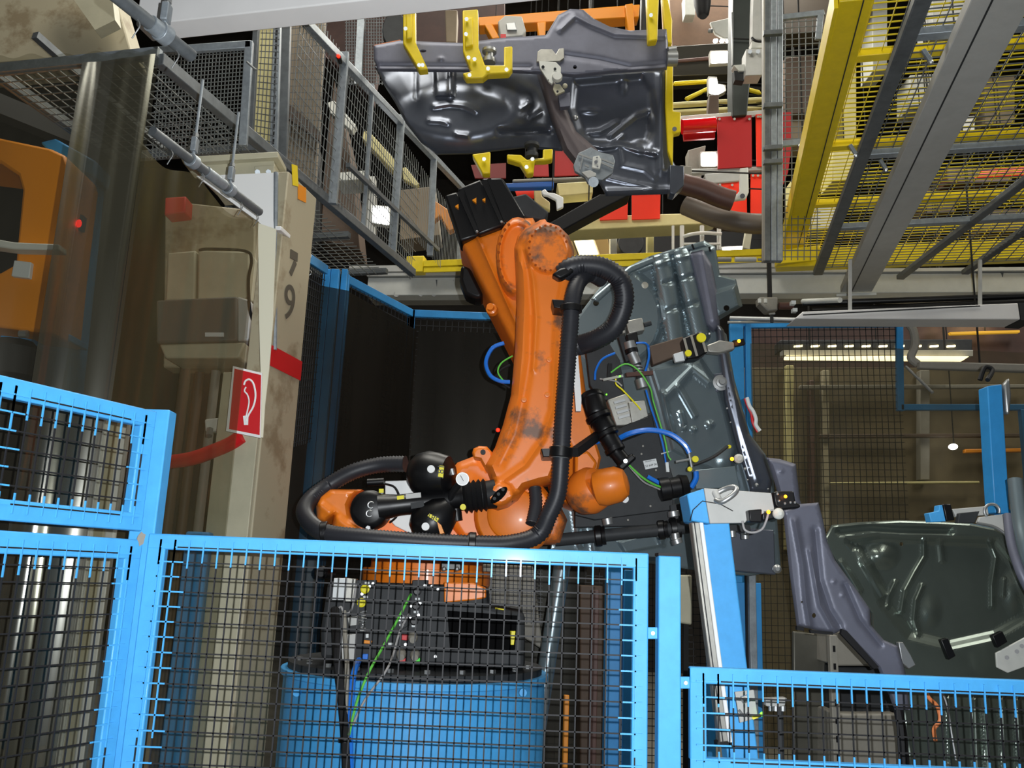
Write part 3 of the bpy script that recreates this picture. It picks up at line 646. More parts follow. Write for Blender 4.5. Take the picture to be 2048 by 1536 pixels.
# ------------------------------------------------------------------ robot
rb = T('industrial_robot', 'large orange industrial robot arm with black hoses on the blue pedestal', 'robot', (PC.x, PC.y, zP+.034))
R = lambda mb, n, m, **k: mb.build(n, m, rb, **k)
base = R(MB().slab([(655, 1162), (972, 1172), (975, 1212), (1050, 1226), (1050, 1338), (835, 1331), (640, 1318), (640, 1260)], 4.02, .7), 'base_housing', BLK_G, bev=.02)
R(MB().lathe(P(852, 1176, 4.42), ZZ, [(0, .29), (.02, .31), (.09, .31), (.075, .275), (.15, .27), (.22, .2)], 40), 'slewing_ring', ORG, bev=.004)
R(MB().slab([(888, 1164), (948, 1166), (972, 1176), (972, 1196), (950, 1200), (888, 1206)], 3.94, .12), 'cable_bracket', ORG, bev=.006)
R(MB().slab([(882, 1122), (922, 1124), (922, 1140), (882, 1140)], 4.0, .1), 'stop_block', BLK, bev=.004)
for x in (888, 914): R(MB().sphere(P(x, 1138, 3.99), .011, 10), 'bolt', STEEL)
# carousel
cr = [(893, 950), (915, 925), (952, 911), (985, 935), (1060, 985), (1115, 1000), (1135, 1040), (1120, 1085), (930, 1088), (905, 1060), (880, 1000)]
carr = sheet('carousel', cr, lambda x, y: 4.2, [rim(cr, 14, .06), dome(1035, 1030, 85, 70, .05), rib([(940, 960), (1010, 1010), (1080, 1060)], 10, .02)], 7, ORG_D, rb, .3)
R(MB().lathe(P(1030, 1032, 4.22), (-.1, -1, 0), [(0, .19), (.05, .19), (.08, .17), (.085, .12), (.10, .12), (.11, .1)], 40), 'shoulder_drum', ORG, bev=.004)
lb = [(632, 1008), (640, 992), (660, 978), (724, 979), (706, 992), (698, 1010), (702, 1034), (722, 1056), (776, 1068), (930, 1078), (930, 1096), (700, 1096), (664, 1052), (668, 1030), (650, 1045), (634, 1040)]
sheet('balancer_bracket', lb, lambda x, y: 4.08, [rim(lb, 9, .05), rib([(640, 1010), (690, 1050), (770, 1078)], 9, .02)], 6, ORG, rb, .22)
R(MB().slab([(700, 1040), (960, 1030), (1000, 1090), (700, 1095)], 4.25, .2), 'rear_casting', ORG_D, bev=.02)
R(MB().slab([(770, 962), (832, 960), (878, 998), (906, 1018), (880, 1066), (822, 1068), (790, 1052), (770, 1030)], 4.14, .05), 'motor_shield', WHT, bev=.004, label='white protective shield')
R(MB().tube(spline([P(771, 968, 4.1), P(790, 975, 4.05), P(800, 1000, 4.04), P(795, 1030, 4.08), P(780, 1045, 4.12)], 5), .005, 8), 'thin_cable', BLK_M)
# counterbalance cylinder
yb = 3.98
bey = R(MB().lathe(P(737, 1018, yb-.02), (0, 1, 0), [(0, .06), (.012, .082), (.02, .086), (.14, .086)], 32), 'balancer_eye', BLK, bev=.003)
for x, y in ((742, 1010), (739, 1027)):
    c = P(x, y, yb-.032); R(MB().tube([c+Vector((.014*math.cos(t), 0, .014*math.sin(t))) for t in [.6+k*.38 for k in range(14)]], .0035, 6), 'retaining_ring', STEEL); O_ = bpy.data.objects; [setattr(o, 'parent', bey) for o in COL.objects if o.name.startswith('retaining_ring')]
ax = (P(985, 988, yb+.02)-P(760, 1014, yb)).normalized()
R(MB().lathe(P(758, 1015, yb+.02), ax, [(0, .062), (.05, .054), (.09, .048), (.36, .049), (.37, .054), (.42, .062), (.55, .05), (.60, .045)], 28), 'balancer_cylinder', BLK)
prof = [(0, .055)]
for k in range(5): prof += [(.012+k*.022, .075), (.020+k*.022, .06)]
R(MB().lathe(P(926, 995, yb+.02), ax, prof+[(.13, .05)], 28), 'bellows', BLK_M)
R(MB().cyl(P(955, 992, yb+.02), P(990, 988, yb+.03), .06, .066, 24), 'rod_end', BLK_M)
c = P(805, 998, yb-.035); R(MB().bar(P(812, 993, yb-.045), P(842, 990, yb-.045), .006, .022), 'type_plate', GREY_B); R(MB().bar(P(794, 996, yb-.043), P(808, 994, yb-.043), .004, .016), 'type_plate', CYEL)
R(MB().bar(P(822, 1012, yb-.048), P(848, 1008, yb-.048), .006, .026), 'type_plate', BLK_G)
a1_ = P(858, 948, 4.0); R(MB().lathe(P(818, 945, 4.04), P(905, 952, 3.98)-P(818, 945, 4.04), [(0, .02), (.012, .06), (.04, .09), (.09, .105), (.14, .1), (.19, .088), (.215, .05)], 28), 'accumulator', BLK)
R(MB().lathe(P(835, 1075, 4.0), P(890, 1020, 3.97)-P(835, 1075, 4.0), [(0, .03), (.02, .07), (.06, .095), (.11, .095), (.17, .075), (.21, .04)], 28), 'accumulator', BLK)
def disc(px, py, Y, r, m, nm, par=rb, t=.004, n=20): return MB().cyl(P(px, py, Y), P(px, py, Y)+Vector((0, t, 0)), r, n=n).build(nm, m, par)
disc(862, 938, 3.885, .017, WHT, 'sticker', t=.03); disc(851, 1053, 3.865, .017, WHT, 'sticker', t=.05)
nl1 = MB().slab([(879, 931), (888, 932), (886, 955), (876, 953)], 3.882, .04).build('number_label', CYEL, rb)
text('number_text', '581', P(882, 943, 3.880), UP*1+RT*.1, RT*-1, .042, BLK, nl1, .0005)
nl2 = MB().slab([(859, 1027), (878, 1036), (874, 1044), (855, 1032)], 3.862, .06).build('number_label', CYEL, rb)
text('number_text', '581', P(866, 1035, 3.86), RT*-1+UP*.45, UP*-1-RT*.4, .036, BLK, nl2, .0005)
MB().slab([(874, 1043), (882, 1050), (888, 1066), (880, 1068)], 3.864, .06).build('warning_label', ORG_Y, rb)
g = P(925, 958, 3.86); gau = R(MB().lathe(g+Vector((0, .03, 0)), (0, -1, 0), [(0, .026), (.028, .030), (.032, .029)], 24), 'pressure_gauge', STEEL)
disc(925, 958, 3.857, .026, WHT, 'gauge_face', gau, t=.003)
MB().bar(P(921, 951, 3.855), P(927, 962, 3.855), .002, .0025).build('gauge_needle', BLK, gau)
R(MB().tube([P(920, 965, 3.9), P(905, 985, 3.95), P(900, 1000, 3.98)], .015, 10), 'gauge_pipe', BLK_M)
R(MB().cyl(P(903, 938, 3.95), P(906, 950, 3.95), .012, n=10), 'relief_valve', STEEL)
disc(926, 1014, 3.9, .013, CYEL, 'valve_cap', t=.03); MB().bar(P(763, 978, 4.0), P(763, 986, 4.0), .02, .02).build('valve_cap', CYEL, rb)
R(MB().cyl(P(763, 984, 4.0), P(763, 998, 4.0), .01, n=8), 'nipple', STEEL)
R(MB().cyl(P(735, 965, 4.05), P(768, 963, 4.05), .017, n=12), 'hose_coupling', BLK)
R(MB().slab([(716, 1072), (735, 1052), (752, 1066), (750, 1078)], 3.94, .1), 'foot_bracket', BLK); disc(736, 1056, 3.93, .011, STEEL, 'bolt', t=.012, n=6)
R(MB().cyl(P(912, 1018, 3.98), P(915, 1042, 3.98), .024, n=14), 'breather', BLK)
# forearm, folded down behind the link arm
fa = [(918, 484), (1046, 437), (1066, 436), (1100, 500), (1135, 600), (1160, 700), (1178, 830), (1205, 915), (1190, 985), (1150, 1015), (1112, 1000), (1072, 850), (1032, 706)]
fc = circ(1058, 512, 62, 24, 92)
sheet('forearm', fa, lambda x, y: 4.3, [rim(fa, 8, .05), rib([(954, 473), (1046, 680)], 3.5, .02), lambda X, Y: -np.clip((955+(Y-473)*.455-X)*.0016, 0, .1)], 7, ORG, rb, .32)
R(MB().slab([(1150, 690), (1155, 694), (1163, 800), (1162, 822), (1152, 822), (1146, 740)], 4.12, .03), 'type_sticker', WHT, label='long white sticker')
# motors
R(MB().slab([(889, 390), (915, 382), (962, 470), (920, 483), (906, 440)], 4.3, .16), 'motor', BLK, bev=.012)
R(MB().slab([(914, 377), (962, 357), (1012, 449), (957, 470)], 4.26, .17), 'motor', BLK, bev=.012)
R(MB().slab([(962, 356), (1005, 354), (1052, 434), (1010, 450)], 4.3, .17), 'motor', BLK, bev=.012)
for (x0, y0), (x1, y1) in (((918, 384), (955, 468)), ((932, 378), (962, 462)), ((966, 362), (1004, 446)), ((978, 358), (1012, 442))):
    R(MB().bar(P(x0, y0, 4.25), P(x1, y1, 4.25), .012, .02), 'cooling_rib', BLK)
for x, y, s in ((914, 412, 1), (949, 400, 1.2), (968, 399, .9)):
    R(MB().slab([(x-4*s, y), (x+3*s, y-4*s), (x+3*s, y+5*s)], 4.235, .02), 'warning_triangle', ORG_Y)
R(MB().slab([(1020, 394), (1052, 386), (1098, 424), (1090, 440), (1050, 434)], 4.45, .12), 'terminal_box', BLK_G, bev=.01)
R(MB().slab([(922, 528), (940, 534), (968, 592), (955, 598), (930, 588), (919, 560)], 4.42, .15), 'axis_motor', BLK, bev=.02)
for x, y in ((954, 463), (1003, 444)): R(MB().sphere(P(x, y, 4.24), .008, 8), 'bolt', STEEL)
# link arm
la = [(1031, 525), (1029, 497), (1036, 472), (1050, 456), (1068, 447), (1080, 440), (1090, 438), (1094, 444), (1118, 452), (1138, 472), (1148, 500), (1150, 540), (1140, 610), (1138, 700), (1134, 800), (1130, 880), (1120, 930), (1106, 962), (1080, 970), (1052, 978), (1036, 1000), (1016, 1014), (996, 1020), (976, 1014), (965, 998), (967, 980), (982, 962), (970, 930), (990, 895), (1006, 850), (1022, 790), (1030, 700), (1034, 600)]
lf = [rim(la, 15, .09), plate(circ(1096, 496, 43, 20, 50), .03, 5), rib([(1036, 470), (1056, 540), (1062, 620), (1060, 720), (1046, 800), (1030, 870), (1000, 930)], 8, -.016),
      rib([(1126, 560), (1112, 640), (1108, 740), (1104, 820), (1085, 880), (1050, 930), (1000, 965)], 5, .014), plate(circ(998, 990, 30, 16, 24), .035, 5), rib([(1052, 500), (1066, 560), (1072, 640), (1066, 740)], 5, .012)]
fl_o = [(1000+36+44*math.cos(a), 512+78*math.sin(a)) for a in [k*math.pi/12 for k in range(24)]]
elf = sheet('elbow_flange', fl_o, lambda x, y: 4.16, [rim(fl_o, 9, .04), plate([(1036+34*math.cos(a), 512+64*math.sin(a)) for a in [k*math.pi/8 for k in range(16)]], -.02, 4)], 5, ORG_D, rb, .14)
for i in range(9):
    a = math.radians(130+i*14); MB().cyl(P(1036+39*math.cos(a), 512+71*math.sin(a), 4.17), P(1036+39*math.cos(a), 512+71*math.sin(a), 4.13), .008, n=6).build('flange_bolt', ORG_B, elf)
link = sheet('link_arm', la, lambda x, y: 3.98, lf, 5, ORG_D, rb, .2)
for i in range(22):
    a = i/22*2*math.pi; x = 1096+38*math.cos(a); y = 496+45*math.sin(a)
    if 0 <= i < 4: continue
    MB().cyl(P(x, y, 3.952), P(x, y, 3.94), .0065, n=6).build('flange_bolt', ORG_B, link)
for i in range(12):
    a = math.radians(150+i*13); x = 1052+40*math.cos(a); y = 512+72*math.sin(a)
    pass
for x, y in ((1098, 720), (1094, 790), (1048, 800)): MB().lathe(P(x, y, 3.985), (0, -1, 0), [(0, .014), (.014, .013), (.015, .006), (.022, .006)], 12).build('threaded_lug', ORG, link)
ov = [P(998+22*math.cos(t)*.72-9*math.sin(t)*-.69, 990-22*math.cos(t)*.69-9*math.sin(t)*-.72, 3.935) for t in [k*.4 for k in range(16)]]
jc = MB().prism(ov, (0, .03, 0)).build('joint_cover', MATTE, link)
for x, y in ((989, 997), (997, 988), (1006, 979)): R(MB().cyl(P(x, y, 3.93), P(x, y, 3.925), .008, n=6), 'cover_bolt', BLK_G)
ear = [(944, 906), (947, 897), (958, 892), (974, 893), (984, 904), (988, 930), (984, 950), (972, 940), (960, 918), (948, 916)]
le_ = sheet('lifting_ear', ear, lambda x, y: 4.06, [rim(ear, 4, .02)], 4, ORG, rb, .08); disc(966, 904, 4.045, .012, BLK_G, 'ear_bore', le_, t=.02)
R(MB().lathe(P(985, 622, 4.28), (-.2, -1, .1), [(0, .03), (.03, .028), (.035, .018), (.06, .018)], 14), 'release_valve', ORG)
# wrist
R(MB().lathe(P(1150, 1000, 4.22), P(1205, 965, 4.08)-P(1150, 1000, 4.22), [(0, .05), (.03, .09), (.09, .11), (.14, .105), (.17, .085)], 28), 'wrist_joint', ORG_D)
R(MB().lathe(P(1186, 980, 4.05), P(1262, 962, 4.0)-P(1186, 980, 4.05), [(0, .04), (.015, .075), (.05, .086), (.12, .082), (.155, .06), (.165, .03)], 28), 'wrist_flange', ORG)
R(MB().slab([(1150, 905), (1176, 900), (1196, 925), (1184, 955), (1150, 975)], 4.15, .15), 'wrist_housing', ORG, bev=.015)
disc(1250, 998, 4.2, .018, WHT, 'sticker', t=.02)
# dress hoses (corrugated)
def hose(pts, r, nm='corrugated_hose', par=rb, pit=.0075, m=HOSE, amp=.13, n=14):
    sp = spline(pts, 24); out = [sp[0]]; acc = 0
    for p, q in zip(sp[:-1], sp[1:]):
        L = (q-p).length; s = 0
        while acc+L-s >= pit:
            s += pit-acc; acc = 0; out.append(p.lerp(q, min(1, s/L)))
        acc += L-s
    return MB().tube(out, r, n, rf=lambda k: r*(1+amp*(.5 if k % 2 else -.5))).build(nm, m, par, ang=80)
hose([P(1126, 548, 3.86), P(1140, 536, 3.84), P(1165, 530, 3.84), P(1208, 536, 3.85), P(1240, 560, 3.88), P(1248, 605, 3.92), P(1228, 655, 3.97), P(1190, 680, 4.03), P(1160, 690, 4.1), P(1128, 700, 4.16)], .046)
hose([P(1205, 560, 3.96), P(1180, 548, 3.9), P(1158, 562, 3.84), P(1145, 600, 3.80), P(1140, 660, 3.8), P(1134, 740, 3.8), P(1127, 830, 3.8), P(1122, 920, 3.8), P(1116, 985, 3.82), P(1098, 1030, 3.84), P(1075, 1070, 3.86), P(1020, 1087, 3.84), P(950, 1088, 3.82), P(850, 1084, 3.8), P(740, 1076, 3.8), P(660, 1068, 3.84), P(626, 1052, 3.9), P(609, 1024, 4.0), P(622, 998, 4.1), P(655, 972, 4.15), P(705, 944, 4.15), P(760, 930, 4.15), P(812, 928, 4.12)], .037)
hose([P(1070, 975, 4.0), P(1072, 1010, 3.98), P(1064, 1050, 3.95)], .028, pit=.007)
def clampc(px, py, Y, d, r=.05, w_=.03, m=BLK): c = P(px, py, Y); d = Vector(d).normalized(); return MB().cyl(c-d*w_/2, c+d*w_/2, r, n=20).build('hose_clamp', m, rb, bev=.003)
clampc(1142, 618, 3.8, (0, 0, 1)); clampc(1122, 905, 3.8, (.05, 0, 1), w_=.045); clampc(945, 1088, 3.82, (1, 0, 0)); clampc(650, 1066, 3.86, (1, 0, .15)); 
clampc(1120, 916, 3.8, (.05, 0, 1), .042, .004, STEEL); clampc(1142, 612, 3.8, (0, 0, 1), .046, .004, STEEL); clampc(938, 1088, 3.82, (1, 0, 0), .044, .004, STEEL)
R(MB().slab([(1104, 598), (1135, 600), (1135, 618), (1108, 615)], 3.82, .12), 'clamp_arm', BLK, bev=.004)
R(MB().slab([(1104, 548), (1120, 536), (1144, 530), (1158, 534), (1140, 548), (1120, 558)], 3.80, .06), 'hose_hook', BLK, bev=.01)
R(MB().slab([(1082, 897), (1110, 896), (1110, 914), (1086, 914)], 3.82, .14), 'clamp_arm', BLK, bev=.004)
R(MB().bar(P(1150, 905, 3.9), P(1195, 872, 4.15), .03, .04), 'clamp_arm', BLK_M)
# air and signal lines by the forearm
tb_ = lambda pts, r, nm, m, par=rb: MB().tube(spline([P(*p) for p in pts], 6), r, 8).build(nm, m, par)
tb_([(1008, 686, 4.2), (985, 696, 4.2), (972, 724, 4.2), (980, 750, 4.2), (1000, 762, 4.2), (1020, 764, 4.2)], .010, 'air_hose', BLUEH)
tb_([(1025, 712, 4.2), (1003, 726, 4.19), (996, 745, 4.19), (1010, 765, 4.2)], .004, 'signal_cable', GRNW)
tb_([(1020, 730, 4.22), (1000, 742, 4.21), (998, 760, 4.21), (1020, 776, 4.2)], .006, 'signal_cable', BLK_M)
R(MB().sphere(P(996, 860, 4.35), .010, 10), 'indicator_lamp', LED_R)
# base connectors
cp = R(MB().slab([(708, 1160), (752, 1160), (742, 1326), (690, 1322)], 4.0, .04), 'connector_plate', BLK_G, bev=.003)
cp2 = R(MB().slab([(825, 1160), (856, 1160), (850, 1330), (790, 1328), (800, 1260), (818, 1250)], 4.0, .04), 'connector_plate', BLK_G, bev=.003)
q_ = lambda pts, y, t, nm, m: MB().slab(pts, y, t).build(nm, m, rb, bev=.002)
q_([(668, 1156), (695, 1156), (690, 1200), (664, 1200)], 3.96, .06, 'relay_box', WHT_G); q_([(695, 1156), (712, 1158), (706, 1204), (690, 1204)], 3.97, .06, 'relay_box', ALU)
for x, y in ((731, 1178), (724, 1205)): R(MB().lathe(P(x, y, 3.99), (0, -1, 0), [(0, .019), (.015, .02), (.018, .012), (.03, .012)], 16), 'yellow_plug', CYEL)
for x, y in ((734, 1166), (731, 1194), (835, 1198), (832, 1224), (828, 1252), (781, 1288), (803, 1250)): q_([(x-5, y-2.5), (x+5, y-2.5), (x+5, y+2.5), (x-5, y+2.5)], 3.993, .005, 'name_label', WHT_G)
for x, y in ((746, 1167), (739, 1173), (724, 1188), (836, 1181), (850, 1171), (864, 1173), (876, 1179), (840, 1206), (837, 1230), (820, 1234), (822, 1212), (811, 1289), (871, 1313)): R(MB().cyl(P(x, y, 4.0), P(x, y, 3.988), .007, n=6), 'screw', STEEL)
for x, y in ((835, 1183), (833, 1212), (829, 1242), (802, 1236)): R(MB().lathe(P(x, y, 4.0), (0, -1, 0), [(0, .018), (.02, .018), (.022, .012), (.03, .012)], 14), 'socket', BLK if x > 810 else STEEL)
for x, y in ((803, 1306), (830, 1307), (826, 1272)): R(MB().lathe(P(x, y, 3.99), (.1, -1, -.3), [(0, .02), (.02, .022), (.03, .02), (.05, .014)], 16), 'round_connector', GREY_K)
for pts, m_ in (([(804, 1268), (816, 1270), (815, 1281), (803, 1280)], RED), ([(798, 1315), (812, 1316), (811, 1325), (798, 1324)], RED), ([(831, 1316), (840, 1316), (840, 1323), (831, 1323)], LED_G), ([(725, 1308), (736, 1308), (735, 1319), (724, 1318)], BLUEH), ([(728, 1280), (744, 1282), (742, 1288), (727, 1287)], ORG_Y), ([(731, 1268), (737, 1268), (737, 1276), (731, 1276)], WHT_G)):
    q_(pts, 3.985, .02, 'colour_code_tab', m_ if m_ is not LED_G else mat('green_tab', (60, 220, 60), .5))
R(MB().tube([P(726+2*math.sin(k), 1222+k*1.05, 3.96)+Vector((.014*math.cos(k*1.3), .014*math.sin(k*1.3), 0)) for k in range(40)], .003, 5), 'spring_sleeve', STEEL)
tb_([(670, 1218, 3.93), (672, 1260, 3.86), (676, 1330, 3.78), (684, 1400, 3.76), (690, 1470, 3.76), (694, 1560, 3.76)], .018, 'power_cable', BLK_M)
tb_([(688, 1222, 3.95), (690, 1270, 3.9), (694, 1330, 3.8), (692, 1400, 3.76), (690, 1470, 3.77), (692, 1560, 3.77)], .010, 'power_cable', GREY_K)
tb_([(718, 1320, 3.93), (708, 1345, 3.8), (704, 1380, 3.78), (700, 1460, 3.77), (702, 1560, 3.77)], .013, 'air_supply_hose', BLUEH)
tb_([(822, 1188, 3.97), (795, 1240, 3.92), (765, 1295, 3.86), (735, 1350, 3.76), (712, 1410, 3.75), (698, 1470, 3.75)], .0055, 'earth_cable', GRNW)
tb_([(818, 1228, 3.97), (800, 1262, 3.92), (786, 1310, 3.85), (770, 1345, 3.76), (730, 1400, 3.75), (706, 1450, 3.75)], .005, 'grey_lead', GRYW)
tb_([(672, 1222, 3.96), (682, 1214, 3.95), (688, 1226, 3.95), (700, 1224, 3.95), (708, 1200, 3.95), (712, 1170, 3.96)], .005, 'grey_lead', GRYW)
q_([(695, 1235), (716, 1232), (716, 1250), (698, 1252)], 3.96, .04, 'junction', GREY_B); q_([(682, 1270), (712, 1268), (708, 1320), (684, 1320)], 3.95, .04, 'junction', GREY_B)
R(MB().cyl(P(690, 1475, 3.76), P(690, 1484, 3.76), .026, n=12), 'cable_tie', BLK)
q_([(895, 1222), (1035, 1232), (1030, 1300), (900, 1300)], 3.98, .1, 'cable_cover', MATTE)
q_([(990, 1215), (1010, 1218), (1010, 1221), (990, 1218)], 3.97, .02, 'yellow_tab', CYEL)
q_([(1020, 1262), (1031, 1262), (1028, 1290), (1021, 1290)], 3.97, .02, 'yellow_tab', CYEL)

# ------------------------------------------------------------------ gripper on the wrist
gp = T('robot_gripper', 'dark robot gripper with black couplings holding the pressed floor panel', 'gripper', at0(P(1260, 950, 4.35)))
G = lambda mb, n, m, **k: mb.build(n, m, gp, **k)
plp = [(1172, 870), (1225, 850), (1304, 824), (1330, 900), (1348, 960), (1346, 1020), (1190, 1040), (1150, 1030), (1160, 930)]
G(MB().slab(plp, 4.32, .04), 'base_plate', BLK_G, bev=.004)
G(MB().slab([(1150, 1010), (1350, 1000), (1352, 1050), (1150, 1055)], 4.38, .04), 'lower_plate', BLK_G, bev=.004)
G(MB().slab([(1224, 862), (1304, 826), (1310, 856), (1232, 886)], 4.24, .08), 'crossbar', BLK, bev=.004)
G(MB().slab([(1214, 800), (1254, 786), (1268, 812), (1295, 830), (1282, 850), (1232, 852)], 4.26, .08), 'valve_block', ALU, bev=.006)
G(MB().slab([(1256, 804), (1290, 800), (1298, 836), (1264, 846)], 4.24, .06), 'valve_block', ALU, bev=.004)
for k in range(4): G(MB().bar(P(1228+k*3, 806+k*10, 4.235), P(1250+k*3, 800+k*10, 4.235), .012, .012), 'valve_fitting', STEEL)
for x, y in ((1243, 803), (1257, 819), (1249, 832)): G(MB().cyl(P(x, y, 4.25), P(x, y, 4.236), .006, n=8), 'screw_hole', BLK)
seg = [((1183, 790), (1196, 832), .055), ((1198, 836), (1216, 866), .052), ((1212, 866), (1232, 900), .044), ((1228, 898), (1252, 928), .034)]
for (x0, y0), (x1, y1), r in seg:
    a = P(x0, y0, 4.16); b = P(x1, y1, 4.12); L = (b-a).length
    G(MB().lathe(a, b-a, [(0, r), (.01, r*1.08), (.025, r*1.08), (.03, r), (L-.01, r), (L, r*.9)], 24), 'coupling', BLK)
for (x, y), r in (((1197, 834), .062), ((1214, 868), .056), ((1230, 899), .048)):
    c = P(x, y, 4.13); d = (P(1252, 928, 4.12)-P(1183, 790, 4.16)).normalized(); G(MB().cyl(c-d*.012, c+d*.012, r, n=24), 'coupling_ring', BLK, bev=.004)
G(MB().bar(P(1238, 938, 4.08), P(1268, 912, 4.08), .05, .035), 'locking_knob', BLK, bev=.01); G(MB().cyl(P(1251, 922, 4.05), P(1251, 922, 4.04), .010, n=12), 'knob_ring', STEEL)
G(MB().cyl(P(1259, 684, 4.3), P(1262, 698, 4.3), .030, n=20), 'piston', STEEL); G(MB().cyl(P(1262, 698, 4.3), P(1264, 706, 4.3), .033, n=20), 'collar', BLK)
G(MB().cyl(P(1264, 706, 4.3), P(1274, 728, 4.3), .028, n=20), 'piston', STEEL); G(MB().cyl(P(1274, 728, 4.3), P(1282, 762, 4.28), .02, n=20), 'piston', BLK_G)
G(MB().cyl(P(1282, 758, 4.28), P(1287, 776, 4.28), .03, n=20), 'piston', STEEL)
for k in range(4): c = P(1276+k*2, 732+k*6, 4.28); G(MB().cyl(c, c-ZZ*.008, .026, n=16), 'coil_ring', STEEL)
G(MB().slab([(1251, 642), (1284, 635), (1290, 660), (1258, 667)], 4.28, .08), 'clamp_block', ALU, bev=.004)
G(MB().slab([(1232, 650), (1250, 646), (1252, 666), (1238, 668)], 4.3, .06), 'clamp_block', ALU, bev=.004)
G(MB().slab([(1252, 668), (1274, 662), (1278, 684), (1258, 690)], 4.28, .06), 'clamp_arm', BLK, bev=.006)
G(MB().slab([(1236, 672), (1250, 668), (1262, 720), (1252, 724)], 4.34, .05), 'clamp_arm', BLK_G, bev=.004)
G(MB().cyl(P(1168, 683, 4.28), P(1186, 680, 4.28), .02, n=14), 'pin', STEEL); G(MB().cyl(P(1186, 682, 4.3), P(1204, 676, 4.32), .03, n=14), 'pin_holder', BLK)
G(MB().cyl(P(1288, 650, 4.32), P(1302, 646, 4.32), .013, n=10), 'pin', BLK_G)
G(MB().slab([(1172, 700), (1215, 680), (1240, 720), (1252, 800), (1200, 800), (1180, 770)], 4.42, .05), 'side_plate', BLK_G, bev=.004)
G(MB().slab([(1298, 692), (1366, 672), (1374, 704), (1306, 730)], 4.3, .06), 'tool_arm', BROWN, bev=.006)
G(MB().slab([(1347, 708), (1370, 701), (1374, 720), (1351, 724)], 4.27, .03), 'label_plate', WHT_G, bev=.002)
hh = G(MB().slab([(1365, 676), (1402, 662), (1416, 704), (1396, 716), (1374, 718)], 4.22, .1), 'sensor_housing', BLK, bev=.008)
for (x0, y0), (x1, y1) in (((1368, 676), (1378, 714)), ((1382, 670), (1394, 712)), ((1400, 664), (1412, 704))): MB().bar(P(x0, y0, 4.21), P(x1, y1, 4.21), .004, .012).build('housing_seam', GREY_K, hh)
for x, y, r, yy in ((1403, 675, .024, 4.16), (1377, 706, .017, 4.18), (1391, 918, .016, 4.18), (1380, 938, .012, 4.2), (1459, 893, .010, 4.5), (1456, 1046, .008, 4.4)):
    c = P(x, y, yy); G(MB().lathe(c+Vector((0, .03, 0)), (0, -1, 0), [(0, r*.7), (.02, r*.75), (.022, r), (.03, r*.95)], 18), 'yellow_cap', CYEL)
G(MB().slab([(1414, 690), (1440, 680), (1468, 684), (1470, 698), (1440, 706), (1416, 704)], 4.3, .05), 'finger', ALU, bev=.006)
G(MB().bar(P(1466, 688, 4.32), P(1488, 684, 4.32), .03, .03), 'sensor_head', BLK); G(MB().sphere(P(1478, 682, 4.28), .009, 10), 'sensor_led', LED_O)
tb_([(1236, 878, 4.2), (1262, 866, 4.16), (1300, 860, 4.15), (1340, 868, 4.15), (1368, 888, 4.15), (1379, 906, 4.15)], .013, 'air_hose', BLUEH, gp)
tb_([(1392, 943, 4.2), (1392, 958, 4.2), (1382, 976, 4.2)], .013, 'air_hose', BLUEH, gp); tb_([(1295, 953, 4.2), (1315, 964, 4.2), (1334, 974, 4.2)], .010, 'air_hose', BLUEH, gp)
tb_([(1186, 884, 4.25), (1196, 884, 4.22), (1210, 874, 4.2)], .010, 'air_hose', BLUEH, gp)
tb_([(1296, 690, 4.3), (1298, 715, 4.28), (1290, 745, 4.3)], .006, 'thin_air_line', BLUEH, gp); tb_([(1230, 706, 4.3), (1205, 718, 4.3), (1192, 740, 4.3), (1190, 760, 4.3)], .006, 'thin_air_line', BLUEH, gp)
tb_([(1272, 686, 4.25), (1290, 686, 4.25), (1298, 694, 4.28)], .005, 'thin_air_line', BLUEH, gp)
tb_([(1222, 745, 4.25), (1250, 728, 4.22), (1276, 740, 4.22), (1300, 775, 4.22), (1306, 800, 4.25), (1318, 840, 4.27), (1330, 880, 4.28), (1336, 910, 4.28), (1342, 920, 4.28)], .004, 'signal_cable', GRNW, gp)
tb_([(1233, 752, 4.25), (1232, 768, 4.22), (1245, 780, 4.2), (1270, 806, 4.2), (1282, 820, 4.2)], .004, 'signal_cable', CYEL, gp)
tb_([(1292, 780, 4.26), (1302, 815, 4.26), (1314, 850, 4.28), (1326, 890, 4.29), (1332, 930, 4.3)], .005, 'thin_air_line', BLUEH, gp)
tb_([(1200, 758, 4.25), (1230, 762, 4.22), (1244, 772, 4.22)], .004, 'signal_cable', GRYW, gp)
tb_([(1258, 930, 4.1), (1285, 955, 4.12), (1310, 970, 4.16), (1336, 978, 4.2)], .005, 'signal_cable', GRNW, gp); tb_([(1256, 930, 4.12), (1285, 962, 4.14), (1308, 974, 4.18), (1334, 984, 4.2)], .004, 'signal_cable', GRYW, gp)
for x, y in ((1240, 752), (1213, 789)): G(MB().sphere(P(x, y, 4.2), .004, 8), 'indicator_lamp', LED_G)
G(MB().bar(P(1220, 728, 4.3), P(1218, 760, 4.3), .02, .03), 'fitting', BLK); G(MB().bar(P(1252, 750, 4.24), P(1305, 746, 4.26), .02, .02), 'linkage', RUSTY)
G(MB().bar(P(1206, 760, 4.22), P(1246, 752, 4.22), .012, .012), 'linkage', ALU)
pl = [P(1286, 922, 4.305), P(1312, 917, 4.305), P(1316, 934, 4.305), P(1291, 939, 4.305)]
npl = G(MB().prism(pl, (0, .008, 0)), 'number_plate', WHT_G)
text('number_text', '33 649 00', P(1302, 930.5, 4.303), pl[1]-pl[0], pl[0]-pl[3], .0145, BLK, npl, .0004)
text('small_print', 'ANLAGEN NR.', P(1300, 922, 4.303), pl[1]-pl[0], pl[0]-pl[3], .008, BLK, npl, .0003)
